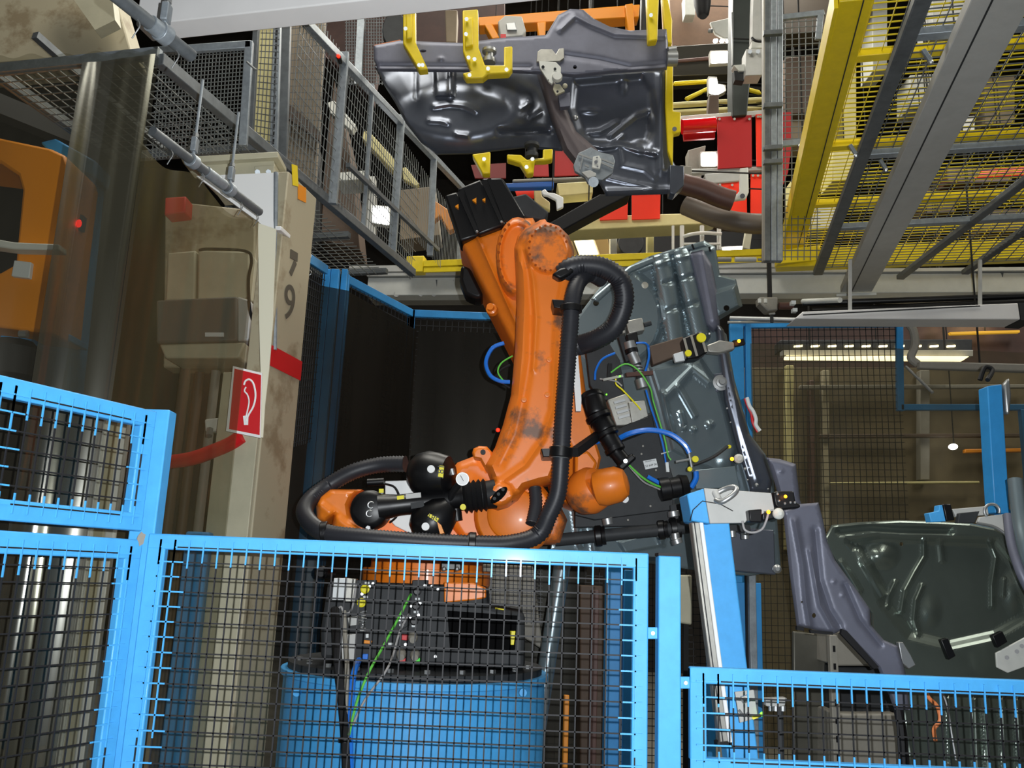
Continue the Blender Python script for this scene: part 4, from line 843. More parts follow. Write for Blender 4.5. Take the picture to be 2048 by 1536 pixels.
G(MB().lathe(P(1318, 980, 4.22), P(1380, 970, 4.22)-P(1318, 980, 4.22), [(0, .045), (.004, .056), (.05, .056), (.055, .05), (.10, .05), (.105, .058), (.14, .05)], 24), 'rotary_joint', BLK)
G(MB().cyl(P(1378, 905, 4.2), P(1384, 935, 4.2), .007, n=8), 'pneumatic_fitting', STEEL); G(MB().cyl(P(1352, 924, 4.2), P(1388, 917, 4.2), .006, n=8), 'pneumatic_fitting', STEEL)
G(MB().slab([(1331, 925), (1337, 924), (1339, 944), (1333, 944)], 4.28, .02), 'pneumatic_fitting', WHT_G)
G(MB().bar(P(1322, 908, 4.29), P(1338, 903, 4.29), .006, .006), 'cable_tie', ALU); G(MB().bar(P(1312, 830, 4.3), P(1336, 935, 4.3), .01, .02), 'cable_channel', BLK_G)
G(MB().bar(P(1180, 1000, 4.36), P(1232, 860, 4.36), .06, .1), 'mounting_neck', BLK_G, bev=.01)
for x, y in ((1256, 1040), (1336, 984), (1301, 1012), (1312, 940), (1283, 908), (1286, 892)): G(MB().cyl(P(x, y, 4.32), P(x, y, 4.312), .005, n=8), 'screw', GREY_K)
# lower tooling tube
G(MB().cyl(P(1112, 1080, 4.3), P(1400, 1052, 4.25), .030, n=20), 'cross_tube', BLK_G)
for x0, x1, r in ((1190, 1216, .05), (1316, 1332, .046), (1340, 1384, .052)):
    G(MB().lathe(P(x0, 1080-(x0-1112)*.097, 4.28), P(x1, 1080-(x1-1112)*.097, 4.27)-P(x0, 1080-(x0-1112)*.097, 4.28), [(0, r*.9), (.006, r), (.03, r), (.034, r*.85), (.05, r*.9)], 24), 'tube_clamp', BLK)
for x0, y0, x1, y1, r in ((1217, 1050, 1214, 1036, .026), (1348, 1034, 1346, 1022, .028), (1352, 1078, 1356, 1088, .026), (1350, 1066, 1352, 1080, .02)): G(MB().cyl(P(x0, y0, 4.24), P(x1, y1, 4.24), r, n=18), 'steel_foot', STEEL, bev=.003)
G(MB().slab([(1340, 1010), (1362, 1006), (1366, 1046), (1344, 1050)], 4.3, .06), 'link_plate', BLK_G, bev=.004)
tb_([(1455, 893, 4.5), (1430, 912, 4.45), (1402, 925, 4.4), (1380, 932, 4.35)], .008, 'sensor_line', BLK_G, gp)
G(MB().sphere(P(1464, 918, 4.45), .010, 10), 'sensor_led', LED_O); G(MB().lathe(P(1476, 918, 4.52), (0, -1, 0), [(0, .024), (.02, .024), (.03, .012)], 18), 'glass_cap', GREY_L)
# ------------------------------------------------------------------ the floor panel in the gripper
fa_t = T('floor_pan', 'large pressed grey floor pan held upright by the robot gripper', 'car part', at0(P(1350, 1100, 4.75)))
oa = [(1150, 640), (1180, 600), (1215, 556), (1259, 532), (1300, 512), (1340, 500), (1409, 481), (1431, 494), (1440, 550), (1472, 558), (1485, 612), (1430, 645), (1453, 669), (1469, 759), (1500, 869), (1531, 909), (1547, 959), (1556, 1060), (1562, 1140), (1500, 1152), (1400, 1142), (1290, 1125), (1100, 1105), (1110, 1040), (1130, 980), (1150, 860)]
fA = [tubef([(1322, 514), (1338, 600), (1352, 690)], 22, .075), tubef([(1362, 506), (1382, 590), (1400, 668)], 20, .07), plate(circ(1232, 636, 92, 24, 98), .035, 8), rim(oa, 5, .012),
      plate([(1424, 586), (1470, 572), (1480, 612), (1434, 636)], .05, 5), rib([(1268, 545), (1340, 520), (1420, 500)], 5, .015), rib([(1410, 560), (1428, 640)], 5, -.02), rib([(1330, 566), (1385, 552)], 4.6, -.014), rib([(1336, 620), (1392, 606)], 4.6, -.014),
      plate([(1300, 735), (1400, 720), (1440, 780), (1470, 900), (1460, 960), (1345, 900), (1320, 800)], .03, 7), rib([(1335, 790), (1362, 762), (1384, 737), (1418, 764)], 8, .02),
      rib([(1327, 786), (1336, 830), (1346, 864)], 4.6, .022), rib([(1357, 774), (1372, 800), (1390, 832)], 4.6, .018), rib([(1362, 826), (1367, 846)], 4.6, .02), dome(1368, 856, 9, 9, .02), dome(1388, 859, 9, 9, .02), dome(1420, 849, 12, 12, .022),
      rib([(1444, 650), (1460, 760), (1490, 880), (1530, 960)], 10, .02), dome(1452, 918, 26, 26, .02), rib([(1240, 1020), (1262, 1045)], 4.6, .02), rib([(1268, 1018), (1295, 1046)], 4.6, .02), rib([(1290, 1022), (1306, 1036)], 4.6, .015),
      plate([(1236, 1084), (1300, 1066), (1330, 1076), (1322, 1092), (1250, 1106)], .02, 4), rib([(1313, 1066), (1325, 1090)], 4.6, .02), rib([(1150, 1020), (1160, 1090)], 6, .02), rib([(1180, 1022), (1190, 1100)], 6, .02), plate([(1450, 1068), (1545, 1070), (1548, 1140), (1455, 1136)], .04, 6)]
sheet('pressed_panel', oa, lambda x, y: 4.72+.0006*(x-1200)+.00005*(y-700), fA, 4.4, SHEET, fa_t, .004, holes=[circ(1290, 570, 7), circ(1453, 616, 6), circ(1192, 606, 6), circ(1519, 1120, 5)])
A_ = lambda mb, n, m, **k: mb.build(n, m, fa_t, **k)
bz = 4.83
A_(MB().lathe(P(1441, 766, bz), (0, -1, 0), [(0, .045), (.01, .045), (.012, .03), (.03, .03), (.032, .018), (.045, .016)], 24), 'threaded_boss', STEEL)
A_(MB().slab([(1428, 748), (1464, 742), (1470, 776), (1432, 784)], bz, .01), 'boss_plate', SHEET_D, bev=.002)
stf = [(1376, 506), (1406, 499), (1424, 530), (1436, 590), (1440, 650), (1428, 664), (1412, 650), (1398, 590)]
sheet('stiffener', stf, lambda x, y: 4.66+.0006*(x-1200), [rim(stf, 6, .03), rib([(1404, 510), (1428, 640)], 4.6, .012)], 5, SHEET_P, fa_t, .02)
sd = [(1430, 640), (1448, 660), (1466, 760), (1498, 868), (1528, 908), (1545, 960), (1540, 990), (1500, 985), (1476, 900), (1450, 800), (1436, 700)]
sheet('side_rail', sd, lambda x, y: 4.66+.0006*(x-1200), [rim(sd, 8, .03), rib([(1450, 700), (1480, 850), (1515, 960)], 5, .012)], 6, SHEET_D, fa_t, .02)
tr_ = [(1182, 598), (1259, 532), (1340, 500), (1409, 481), (1413, 492), (1340, 512), (1262, 545), (1196, 604)]
sheet('top_flange', tr_, lambda x, y: 4.66+.0006*(x-1200), [rim(tr_, 3, .01)], 5, SHEET, fa_t, .01)
for (x0, y0), (x1, y1) in (((1350, 505), (1353, 515)), ((1384, 489), (1388, 499)), ((1418, 494), (1421, 503))): A_(MB().bar(P(x0, y0, 4.75), P(x1, y1, 4.75), .006, .01), 'slot', BLK)
A_(MB().tube(spline([P(1494, 795, 4.55), P(1499, 812, 4.55), P(1506, 822, 4.55), P(1512, 838, 4.55), P(1512, 850, 4.55), P(1520, 862, 4.55)], 4), .010, 8), 'clip_strip', WHT_G)
A_(MB().tube(spline([P(1490, 797, 4.56), P(1497, 815, 4.56), P(1503, 828, 4.56), P(1506, 846, 4.56), P(1516, 864, 4.56)], 4), .008, 8), 'clip_edge', RED)
A_(MB().slab([(1390, 940), (1470, 932), (1480, 975), (1392, 978)], 4.78, .03), 'cover_plate', SHEET, bev=.004)
for x, y, r in ((1490, 938, .010), (1495, 960, .006), (1513, 970, .012), (1536, 978, .006), (1454, 817, .006), (1461, 845, .005), (1419, 668, .008), (1439, 694, .006)): A_(MB().sphere(P(x, y, 4.80), r, 8), 'weld_stud', STEEL)
A_(MB().lathe(P(1552, 1138, 4.5), (0, -1, 0), [(0, .02), (.02, .022), (.03, .01)], 12), 'weld_nut', STEEL)
bd = [(1536, 914), (1560, 916), (1592, 928), (1600, 1000), (1602, 1060), (1560, 1060), (1545, 960)]
A_(MB().slab([(1440, 1052), (1548, 1060), (1552, 1150), (1448, 1140)], 4.6, .05), 'rear_member', SHEET_D, bev=.006)

# ------------------------------------------------------------------ leaning light barrier
lbp = T('light_barrier', 'leaning bright blue light-barrier post with grey head bracket and shackle', 'post', (P(1450, 1200, 3.2).x, 3.2, 0))
a = P(1413, 990, 3.2); b = P(1478, 1536, 3.2); d = (b-a).normalized(); e_ = a+d*((a.z)/-d.z); ax_ = d
B_ = lambda mb, n, m, **k: mb.build(n, m, lbp, **k)
B_(MB().bar(a+Vector((.02, .05, 0)), e_+Vector((.02, .05, 0)), .105, .09, up=(0, 1, 0)), 'column', BLUE, bev=.006)
s0 = P(1388, 1045, 3.17); s1 = P(1445, 1482, 3.17)
B_(MB().bar(s0, s1, .030, .05, up=(0, 1, 0)), 'sensor_profile', ALU, bev=.004)
B_(MB().bar(s0+Vector((.020, -.01, 0)), s1+Vector((.020, -.01, 0)), .014, .04, up=(0, 1, 0)), 'lens_strip', WHT, bev=.003)
B_(MB().bar(s0+Vector((-.005, -.028, 0)), s1+Vector((-.005, -.028, 0)), .003, .006, up=(0, 1, 0)), 'groove', BLK_G)
B_(MB().bar(s1-d*.002+Vector((0, -.004, 0)), s1+d*.012+Vector((0, -.004, 0)), .05, .05, up=(0, 1, 0)), 'end_cap', BLK)
B_(MB().slab([(1374, 988), (1411, 976), (1425, 1048), (1384, 1042)], 3.13, .15), 'head_box', BLUE, bev=.005)
B_(MB().slab([(1408, 976), (1543, 986), (1550, 1022), (1500, 1034), (1490, 1046), (1420, 1047)], 3.10, .012), 'head_plate', GREY_B, bev=.003)
B_(MB().tube(spline([P(1432, 1000, 3.07), P(1442, 1004, 3.05), P(1456, 997, 3.04), P(1470, 986, 3.04), P(1473, 978, 3.05), P(1466, 974, 3.06), P(1450, 978, 3.08), P(1434, 986, 3.09)], 5), .0095, 12), 'shackle', STEEL)
B_(MB().cyl(P(1430, 984, 3.09), P(1438, 1000, 3.07), .012, n=12), 'shackle_pin', GREY_B)
tb_([(1485, 1042, 3.09), (1490, 1060, 3.08), (1506, 1065, 3.08), (1524, 1058, 3.08), (1533, 1040, 3.07), (1537, 1024, 3.07)], .004, 'grey_lead', GRYW, lbp)
B_(MB().slab([(1497, 1020), (1524, 1018), (1524, 1045), (1500, 1044)], 3.06, .05), 'connector_block', BLK, bev=.004)
B_(MB().slab([(1524, 1020), (1548, 1014), (1566, 1014), (1568, 1034), (1540, 1040), (1524, 1042)], 3.1, .04), 'sensor_body', BLK, bev=.006)
B_(MB().lathe(P(1555, 1028, 3.09), (0, -1, 0), [(0, .018), (.014, .02), (.022, .017), (.03, .006)], 18), 'sensor_cap', GREY_L)
B_(MB().sphere(P(1537, 1024, 3.05), .007, 10), 'amber_led', LED_O)
B_(MB().slab([(1546, 984), (1562, 982), (1588, 982), (1592, 1004), (1602, 1010), (1600, 1016), (1560, 1020), (1550, 1010)], 3.12, .05), 'sensor_body', BLK, bev=.006)
for x, y in ((1555, 988), (1558, 1002), (1570, 1007), (1581, 1005), (1590, 1005)): B_(MB().sphere(P(x, y, 3.11), .005, 8), 'screw', STEEL)
B_(MB().sphere(P(1571, 993, 3.1), .006, 10), 'amber_led', LED_O)
B_(MB().tube([P(1466, 1022, 3.09), P(1440, 1008, 3.09), P(1405, 1002, 3.09), P(1386, 1020, 3.1), P(1380, 1042, 3.12)], .0018, 5), 'thin_wire', BLK_M)
B_(MB().slab([(1470, 1384), (1508, 1380), (1516, 1436), (1480, 1446)], 3.12, .01), 'lower_plate', GREY_B, bev=.002)
B_(MB().cyl(P(1484, 1400, 3.09), P(1498, 1396, 3.09), .012, n=10), 'clip', STEEL); B_(MB().tube([P(1478, 1420, 3.09), P(1488, 1432, 3.09), P(1498, 1425, 3.09)], .004, 6), 'clip', STEEL)
B_(MB().sphere(P(1524, 1428, 3.1), .007, 10), 'green_led', LED_G); B_(MB().bar(P(1505, 1436, 3.11), P(1522, 1430, 3.1), .01, .01), 'led_stalk', CYEL)
B_(MB().box((e_.x, 3.27, .006), .25, .2, .012), 'foot_plate', BLUE)
sb = T('sensor_block', 'small chrome-edged sensor block behind the low right mesh panel', 'sensor', at0(P(1555, 1410, 3.6)))
MB().slab([(1532, 1398), (1575, 1396), (1570, 1412), (1548, 1416), (1532, 1412)], 3.6, .05).build('body', GREY_B, sb, bev=.004)
for x in (1542, 1552, 1566): MB().cyl(P(x, 1412, 3.6), P(x, 1422, 3.6), .010, n=8).build('pin', STEEL, sb)
MB().cyl(P(1560, 1405, 3.63), down(1560, 1405, 3.63, 0), .012, n=8).build('stem', BLK_G, sb)
sb2 = T('roller_clamp', 'small paired steel rollers below the grey head bracket', 'clamp', at0(P(1485, 1070, 4.2)))
for x, y in ((1464, 1062), (1490, 1066), (1482, 1052)): MB().cyl(P(x, y, 4.2), P(x+1, y+12, 4.2), .018, n=14).build('roller', STEEL if x != 1482 else BLK_G, sb2)
MB().slab([(1455, 1050), (1500, 1050), (1502, 1064), (1457, 1062)], 4.24, .05).build('carrier', BLK_G, sb2)

# ------------------------------------------------------------------ body side panel and underfloor at lower right
bs = T('fender_panel', 'purplish grey primed side member with black clips at lower right', 'car part', at0(P(1650, 1300, 3.75)))
oc = [(1566, 1020), (1600, 1008), (1637, 1005), (1646, 1040), (1655, 1084), (1670, 1120), (1690, 1148), (1714, 1180), (1740, 1218), (1742, 1250), (1768, 1280), (1796, 1292), (1810, 1340), (1820, 1420), (1790, 1420), (1757, 1337), (1684, 1260), (1668, 1268), (1594, 1252), (1580, 1150)]
fC = [rim(oc, 6, .02), rib([(1590, 1040), (1606, 1130), (1612, 1200), (1620, 1250)], 5, .018), rib([(1630, 1060), (1640, 1160), (1660, 1220), (1680, 1252)], 6, -.015), rib([(1620, 1100), (1640, 1210), (1665, 1255)], 5, .014), rib([(1690, 1170), (1720, 1240), (1760, 1290)], 5, -.014), dome(1668, 1163, 6, 6, .008), dome(1685, 1190, 6, 6, .008)]
sheet('side_member', oc, lambda x, y: 3.72, fC, 5, SHEET_P, bs, .004, holes=[circ(1628, 1231, 4, 10, 5), circ(1604, 1204, 2, 8)])
for pts in ([(1594, 1252), (1608, 1254), (1608, 1262), (1594, 1260)], [(1620, 1260), (1666, 1264), (1666, 1270), (1622, 1266)], [(1684, 1258), (1694, 1262), (1758, 1334), (1748, 1338), (1682, 1268)]): MB().slab(pts, 3.71, .02).build('seal_strip', BLK_M, bs)
ub = [(1533, 915), (1560, 918), (1592, 928), (1600, 1000), (1604, 1010), (1566, 1022), (1548, 960)]
sheet('upper_flange', ub, lambda x, y: 3.8, [rim(ub, 8, .03), dome(1562, 942, 8, 6, .01)], 5, SHEET_P, bs, .004)
un = T('floor_pan', 'oily grey pressed floor pan with curved ribs at the right edge', 'car part', at0(P(1900, 1300, 3.95)))
ou = [(1648, 1078), (1664, 1050), (1720, 1044), (1800, 1040), (1870, 1042), (1940, 1046), (1990, 1056), (2015, 1068), (2040, 1110), (2120, 1160), (2120, 1700), (1840, 1700), (1815, 1500), (1800, 1380), (1790, 1300), (1745, 1270), (1742, 1226), (1700, 1170), (1664, 1110)]
fU = [rim(ou, 5, .02), rib([(1680, 1062), (1740, 1056), (1800, 1060), (1900, 1062)], 7, -.03), plate([(1700, 1084), (1760, 1074), (1880, 1080), (1990, 1084), (2030, 1130), (2060, 1230), (1990, 1270), (1900, 1290), (1820, 1270), (1770, 1210), (1740, 1130)], -.05, 14),
      rib([(1718, 1100), (1730, 1130), (1750, 1160), (1766, 1190)], 7, .03), rib([(1683, 1125), (1702, 1155), (1718, 1182)], 5, .02),
      rib([(1848, 1082), (1848, 1112), (1830, 1142), (1810, 1180), (1803, 1222)], 4.6, .02), rib([(1980, 1084), (1992, 1115), (1984, 1170), (1984, 1212)], 4.6, .018), rib([(1790, 1165), (1778, 1190), (1775, 1212)], 4.6, .018),
      rib([(1844, 1172), (1832, 1200), (1828, 1240), (1836, 1268)], 4.6, .02), rib([(1880, 1084), (1884, 1120)], 6, .01), dome(1765, 1110, 40, 34, .05), dome(1862, 1222, 26, 40, .02), dome(2030, 1180, 30, 60, .03), rib([(2008, 1160), (2006, 1190)], 4.6, .012),
      plate([(1810, 1400), (2120, 1400), (2120, 1700), (1830, 1700)], -.03, 20)] + [rib([(x, 1400), (x+8, 1600)], 5, .02) for x in (1898, 1950, 1972, 2005, 2035)]
sheet('pressed_panel', ou, lambda x, y: 3.93+.0007*(x-1700)-.0003*(y-1100), fU, 5.2, SHEET_O, un, .004, holes=[circ(1803, 1088, 4), circ(1895, 1530, 4)])
N_ = lambda mb, n, m, **k: mb.build(n, m, un, **k)
N_(MB().slab([(1797, 1285), (1806, 1284), (1822, 1310), (1832, 1330), (1818, 1338), (1804, 1325)], 3.8, .03), 'clip', STEEL, bev=.003)
N_(MB().slab([(1882, 1280), (1896, 1276), (1912, 1312), (1898, 1320)], 3.9, .03), 'clip', BLK, bev=.003)
N_(MB().slab([(1985, 1272), (2005, 1262), (2016, 1284), (1996, 1296)], 3.98, .03), 'clip', BLK, bev=.003)
mpl = N_(MB().slab([(1992, 1306), (2052, 1274), (2070, 1290), (2060, 1330), (2016, 1346), (1994, 1335)], 3.98, .012), 'mounting_plate', GREY_L, bev=.003)
for x, y in ((2014, 1315), (2034, 1303), (2044, 1292)): MB().cyl(P(x, y, 3.98), P(x, y, 3.972), .009, n=12).build('plate_hole', BLK, mpl)
N_(MB().tube(spline([P(1850, 1376, 3.82), P(1858, 1396, 3.82), P(1874, 1412, 3.82), P(1880, 1440, 3.82), P(1868, 1458, 3.82), P(1871, 1482, 3.82)], 5), .008, 8), 'copper_edge_clip', mat('copper_orange', (236, 140, 84), .35))
N_(MB().tube(spline([P(1880, 1376, 3.82), P(1894, 1410, 3.82), P(1902, 1460, 3.82), P(1912, 1520, 3.82)], 5), .005, 8), 'bright_edge', STEEL)
N_(MB().tube(spline([P(1775, 1330, 3.9), P(1792, 1400, 3.9), P(1805, 1470, 3.9), P(1810, 1550, 3.9)], 5), .02, 8), 'black_seal', BLK_M)
N_(MB().bar(P(1800, 1240, 4.05), down(1800, 1240, 4.05, 0), .05, .05), 'support_leg', BLK_G)
ps = T('pillar_strip', 'bright rounded metal strip on the right edge beside the blue post', 'strip', at0(P(2040, 1100, 3.6)))
MB().tube(spline([P(2030, 960, 3.7), P(2040, 1040, 3.65), P(2052, 1100, 3.6), P(2075, 1160, 3.6)], 6), .03, 12).build('strip', SHEET, ps)
MB().tube(spline([P(2016, 1030, 3.72), P(2024, 1090, 3.67), P(2044, 1150, 3.62), P(2070, 1200, 3.62)], 6), .02, 12).build('strip', SHEET_P, ps)
# second light barrier at right
l2 = T('light_barrier', 'farther blue post hanging at the right edge above the oily floor pan', 'post', at0(P(1998, 1028, 4.3)))
MB().slab([(1975, 772), (2004, 768), (2020, 1028), (1990, 1026), (1983, 920)], 4.3, .09).build('column', BLUE_D, l2, bev=.005)
MB().slab([(2008, 768), (2020, 755), (2024, 790), (2020, 830), (2012, 825)], 4.3, .04).build('silver_hose', STEEL, l2, bev=.01)
MB().tube(spline([P(1975, 760, 4.35), P(1985, 740, 4.4), P(1970, 735, 4.4), P(1960, 760, 4.4)], 5), .012, 8).build('black_cable', BLK_M, l2)
a = P(2010, 1020, 4.34); MB().bar(a, (a.x, a.y, 0), .07, .07, up=(0, 1, 0)).build('lower_column', BLUE_D, l2)
c2_ = T('blue_bracket', 'small bright blue bracket with black clamp on the pan edge at right', 'bracket', at0(P(1880, 1044, 3.9)))
MB().slab([(1858, 1026), (1878, 1022), (1879, 1010), (1885, 1010), (1892, 1043), (1862, 1044)], 3.84, .05).build('body', BLUE, c2_, bev=.003)
MB().slab([(1886, 1008), (1902, 1008), (1910, 1040), (1893, 1042)], 3.84, .06).build('clamp', BLK, c2_, bev=.004)
MB().slab([(1905, 1018), (1975, 1012), (1978, 1030), (1912, 1034)], 3.86, .04).build('arm', GREY_B, c2_, bev=.003)
MB().slab([(1920, 1026), (1960, 1022), (1950, 1046), (1915, 1046)], 3.83, .03).build('clamp', BLK_G, c2_, bev=.003)
MB().slab([(1960, 1034), (2008, 1028), (2012, 1068), (1985, 1052), (1955, 1046)], 3.8, .02).build('grey_plate', GREY_B, c2_, bev=.003)
MB().tube([P(1984+15*math.cos(t), 1022-14*math.sin(t), 3.8) for t in [k*.33-.3 for k in range(14)]], .006, 8).build('shackle', STEEL, c2_)
MB().tube(spline([P(1955, 1046, 3.78), P(1985, 1052, 3.78), P(2006, 1064, 3.78), P(2013, 1072, 3.78)], 5), .006, 8).build('bright_edge', STEEL, c2_)

# ------------------------------------------------------------------ overhead floor panel on its carrier
ca = T('overhead_carrier', 'yellow hook carrier hanging overhead with orange frame beams', 'carrier', at0(P(1100, 60, 6.0)))
K_ = lambda pts, y, t, n, m, **k: MB().slab(pts, y, t).build(n, m, ca, bev=k.get('bev', .008))
HK = [K_([(806, -40), (830, -40), (831, 84), (856, 138), (838, 140), (806, 86)], 5.35, .07, 'hook', YEL)]
K_([(812, 20), (824, 20), (824, 76), (812, 78)], 5.33, .03, 'spacer', YEL)
HK.append(K_([(925, 20), (956, 18), (957, 94), (970, 130), (1008, 130), (1008, 93), (1025, 92), (1025, 136), (1018, 146), (976, 148), (966, 156), (932, 157), (925, 146), (943, 142), (926, 102)], 5.35, .07, 'hook', YEL))
K_([(929, 36), (946, 34), (946, 90), (930, 94)], 5.33, .03, 'spacer', YEL)
HK.append(K_([(944, 308), (981, 303), (980, 347), (965, 347)], 5.4, .07, 'lower_hook', YEL))
HK.append(K_([(1014, 308), (1042, 309), (1054, 319), (1086, 315), (1086, 298), (1106, 297), (1105, 318), (1090, 321), (1070, 321), (1067, 346), (1054, 348), (1040, 326), (1014, 318)], 5.4, .07, 'lower_hook', YEL))
HK.append(K_([(1293, -30), (1319, -30), (1315, 80), (1297, 82)], 5.35, .07, 'hook', YEL))
K_([(1322, -30), (1330, -30), (1345, 40), (1344, 88), (1334, 84), (1328, 40)], 5.6, .06, 'hook', YEL)
K_([(1332, 128), (1346, 126), (1347, 222), (1362, 224), (1362, 264), (1347, 268), (1346, 330), (1336, 300), (1331, 210)], 5.66, .06, 'side_hook', YEL)
for x, y, yy in ((811, 57, 5.32), (838, 130, 5.34), (845, 130, 5.34), (933, 38, 5.32), (932, 68, 5.32), (937, 115, 5.34), (949, 118, 5.34), (976, 137, 5.34), (1013, 139, 5.34), (939, 150, 5.34), (1302, 30, 5.34), (968, 318, 5.39), (1065, 318, 5.39), (1053, 334, 5.39)):
    MB().cyl(P(x, y, yy), P(x, y, yy-.02), .014, n=6).build('bolt', STEEL, HK[0 if x < 850 else 4 if x > 1200 else 1 if y < 200 else 2 if x < 1000 else 3])
MB().cyl(P(1349, 258, 5.65), P(1349, 258, 5.64), .016, n=14).build('bore', BLK, ca)
K_([(955, 34), (1280, 8), (1278, 34), (958, 52)], 6.25, .12, 'frame_beam', ORG_Y)
K_([(968, 48), (984, 46), (1000, 76), (984, 78)], 6.2, .1, 'frame_leg', ORG_Y); K_([(1074, 44), (1092, 42), (1090, 84), (1078, 84)], 6.2, .1, 'frame_leg', ORG_Y)
K_([(1250, 8), (1266, 6), (1270, 66), (1256, 66)], 6.2, .1, 'frame_leg', ORG_Y)
K_([(1284, -20), (1296, -20), (1294, 90), (1282, 90)], 6.3, .1, 'upright', BLK_G)
for x, y0 in ((818, -30), (940, -30), (1306, -30)): a = P(x, y0, 5.4); MB().bar(a, (a.x, a.y, 9.6), .08, .08, up=(0, 1, 0)).build('hanger_post', YEL, ca)
for x, y in ((979, 112), (1064, 300)): MB().lathe(P(x, y-12, 5.45), (0, 0, -1), [(0, .05), (.02, .05), (.03, .03), (.06, .03), (.07, .045), (.1, .045)], 18).build('rubber_buffer', STEEL if x < 1000 else BLK_G, ca)
for (x0, y0, x1, y1, r, m_) in ((1336, 104, 1352, 102, .035, STEEL), (1334, 118, 1354, 118, .05, STEEL)): MB().cyl(P(x0, y0, 5.5), P(x1, y1, 5.5), r, n=18).build('air_cylinder', m_, ca)
vb = T('valve_unit', 'silver valve block sitting on the orange carrier frame', 'valve', at0(P(1025, 75, 6.0)))
MB().slab([(996, 42), (1010, 30), (1044, 32), (1052, 60), (1046, 72), (1001, 76)], 5.95, .12).build('body', GREY_B, vb, bev=.01)
MB().slab([(1012, 46), (1030, 44), (1034, 60), (1014, 60)], 5.93, .03).build('fitting', STEEL, vb, bev=.004); MB().slab([(1001, 68), (1012, 68), (1012, 76), (1001, 76)], 5.93, .03).build('red_button', RED, vb)
fb = T('floor_pan', 'overhead pressed floor pan with spare-wheel tub hanging in yellow hooks', 'car part', at0(P(1050, 390, 5.7)))
b1 = [(749, 132), (1000, 136), (1092, 140), (1112, 210), (1130, 290), (1125, 302), (1047, 296), (937, 308), (872, 309), (842, 285), (812, 247), (790, 205), (768, 170)]
f1 = [rim(b1, 5, .03), plate(circ(915, 226, 150, 32, 84), .20, 44), rib([(868, 213), (900, 208), (928, 211), (952, 222)], 4.6, .02), rib([(858, 241), (880, 242), (895, 246)], 4.6, .018), rib([(912, 268), (935, 271)], 4.6, .018), plate([(870, 138), (908, 138), (908, 192), (872, 192)], .03, 4), rib([(900, 140), (900, 190)], 4.6, .02), rib([(832, 140), (832, 195)], 4.6, -.01), dome(1058, 200, 22, 30, .05), rib([(1045, 215), (1060, 205)], 4.6, .02), rib([(1060, 240), (1080, 226)], 4.6, .02), rib([(1000, 262), (1030, 264), (1100, 262)], 6, -.03)]
sheet('wheel_tub', b1, lambda x, y: 5.72, f1, 5.2, SHEET_D, fb, .004)
b2 = [(747, 91), (800, 81), (925, 86), (1000, 76), (1092, 70), (1104, 50), (1116, 30), (1140, 18), (1166, 19), (1187, 37), (1219, 53), (1259, 61), (1333, 58), (1336, 87), (1334, 137), (1230, 143), (1150, 152), (1085, 146), (1000, 142), (756, 140), (748, 120)]
f2 = [rim(b2, 5, .02), rib([(1120, 60), (1150, 32), (1180, 48), (1230, 68), (1330, 72)], 5, .02), rib([(1130, 110), (1200, 120), (1260, 134), (1330, 128)], 5, -.015), dome(882, 118, 9, 6, .015), rib([(760, 132), (1060, 134)], 4.6, -.012)]
sheet('side_sill', b2, lambda x, y: 5.50, f2, 5.2, SHEET_P, fb, .02, holes=[circ(1150, 134, 4), circ(846, 102, 7, 8, 3)])
b3 = [(1092, 150), (1150, 150), (1334, 138), (1331, 219), (1340, 312), (1359, 344), (1359, 387), (1212, 392), (1200, 369), (1165, 330), (1150, 290), (1128, 240), (1104, 200)]
f3 = [rim(b3, 5, .02), plate([(1150, 165), (1285, 152), (1302, 180), (1306, 225), (1304, 262), (1290, 302), (1240, 289), (1183, 287), (1160, 260), (1145, 215)], -.05, 10), rib([(1177, 266), (1199, 264), (1221, 253), (1233, 245)], 4.6, .018), rib([(1221, 272), (1250, 248), (1272, 231), (1296, 223)], 4.6, .018), rib([(1228, 285), (1245, 272)], 4.6, .015), rib([(1183, 290), (1206, 295), (1240, 290), (1280, 302), (1312, 306)], 4.6, .03), dome(1282, 292, 26, 16, .03), dome(1180, 222, 30, 10, .02), dome(1303, 242, 8, 26, .02), dome(1246, 172, 14, 26, .02),
      rib([(1215, 355), (1260, 366), (1306, 374)], 4.6, .015), rib([(1240, 300), (1244, 330), (1290, 340), (1308, 356)], 5, .012), rib([(1322, 150), (1322, 340)], 9, .03), rib([(1212, 382), (1340, 378)], 4.6, .02)]
sheet('floor_skin', b3, lambda x, y: 5.7, f3, 5.2, SHEET_D, fb, .004)
b4 = [(1060, 100), (1092, 100), (1104, 150), (1132, 214), (1152, 262), (1196, 300), (1204, 342), (1165, 346), (1128, 300), (1104, 240), (1082, 170)]
sheet('cross_member', b4, lambda x, y: 5.55, [rim(b4, 8, .05), rib([(1080, 120), (1110, 220), (1170, 320)], 6, .01)], 5.2, mat('brownish_primed_steel', (92, 84, 86), .5, .2), fb, .03)
Q_ = lambda pts, y, t, n, m: MB().slab(pts, y, t).build(n, m, fb, bev=.003)
Q_([(1073, 123), (1075, 103), (1082, 98), (1104, 98), (1112, 108), (1118, 97), (1128, 96), (1128, 116), (1120, 122)], 5.48, .03, 'hinge_bracket', ALU)
Q_([(1078, 122), (1112, 124), (1122, 134), (1122, 144), (1112, 156), (1104, 168), (1098, 164), (1090, 152), (1080, 136)], 5.46, .02, 'hinge_plate', GREY_L)
MB().lathe(P(1114, 156, 5.46), (0, -1, 0), [(0, .036), (.02, .036), (.03, .03)], 24).build('pivot_disc', GREY_L, fb)
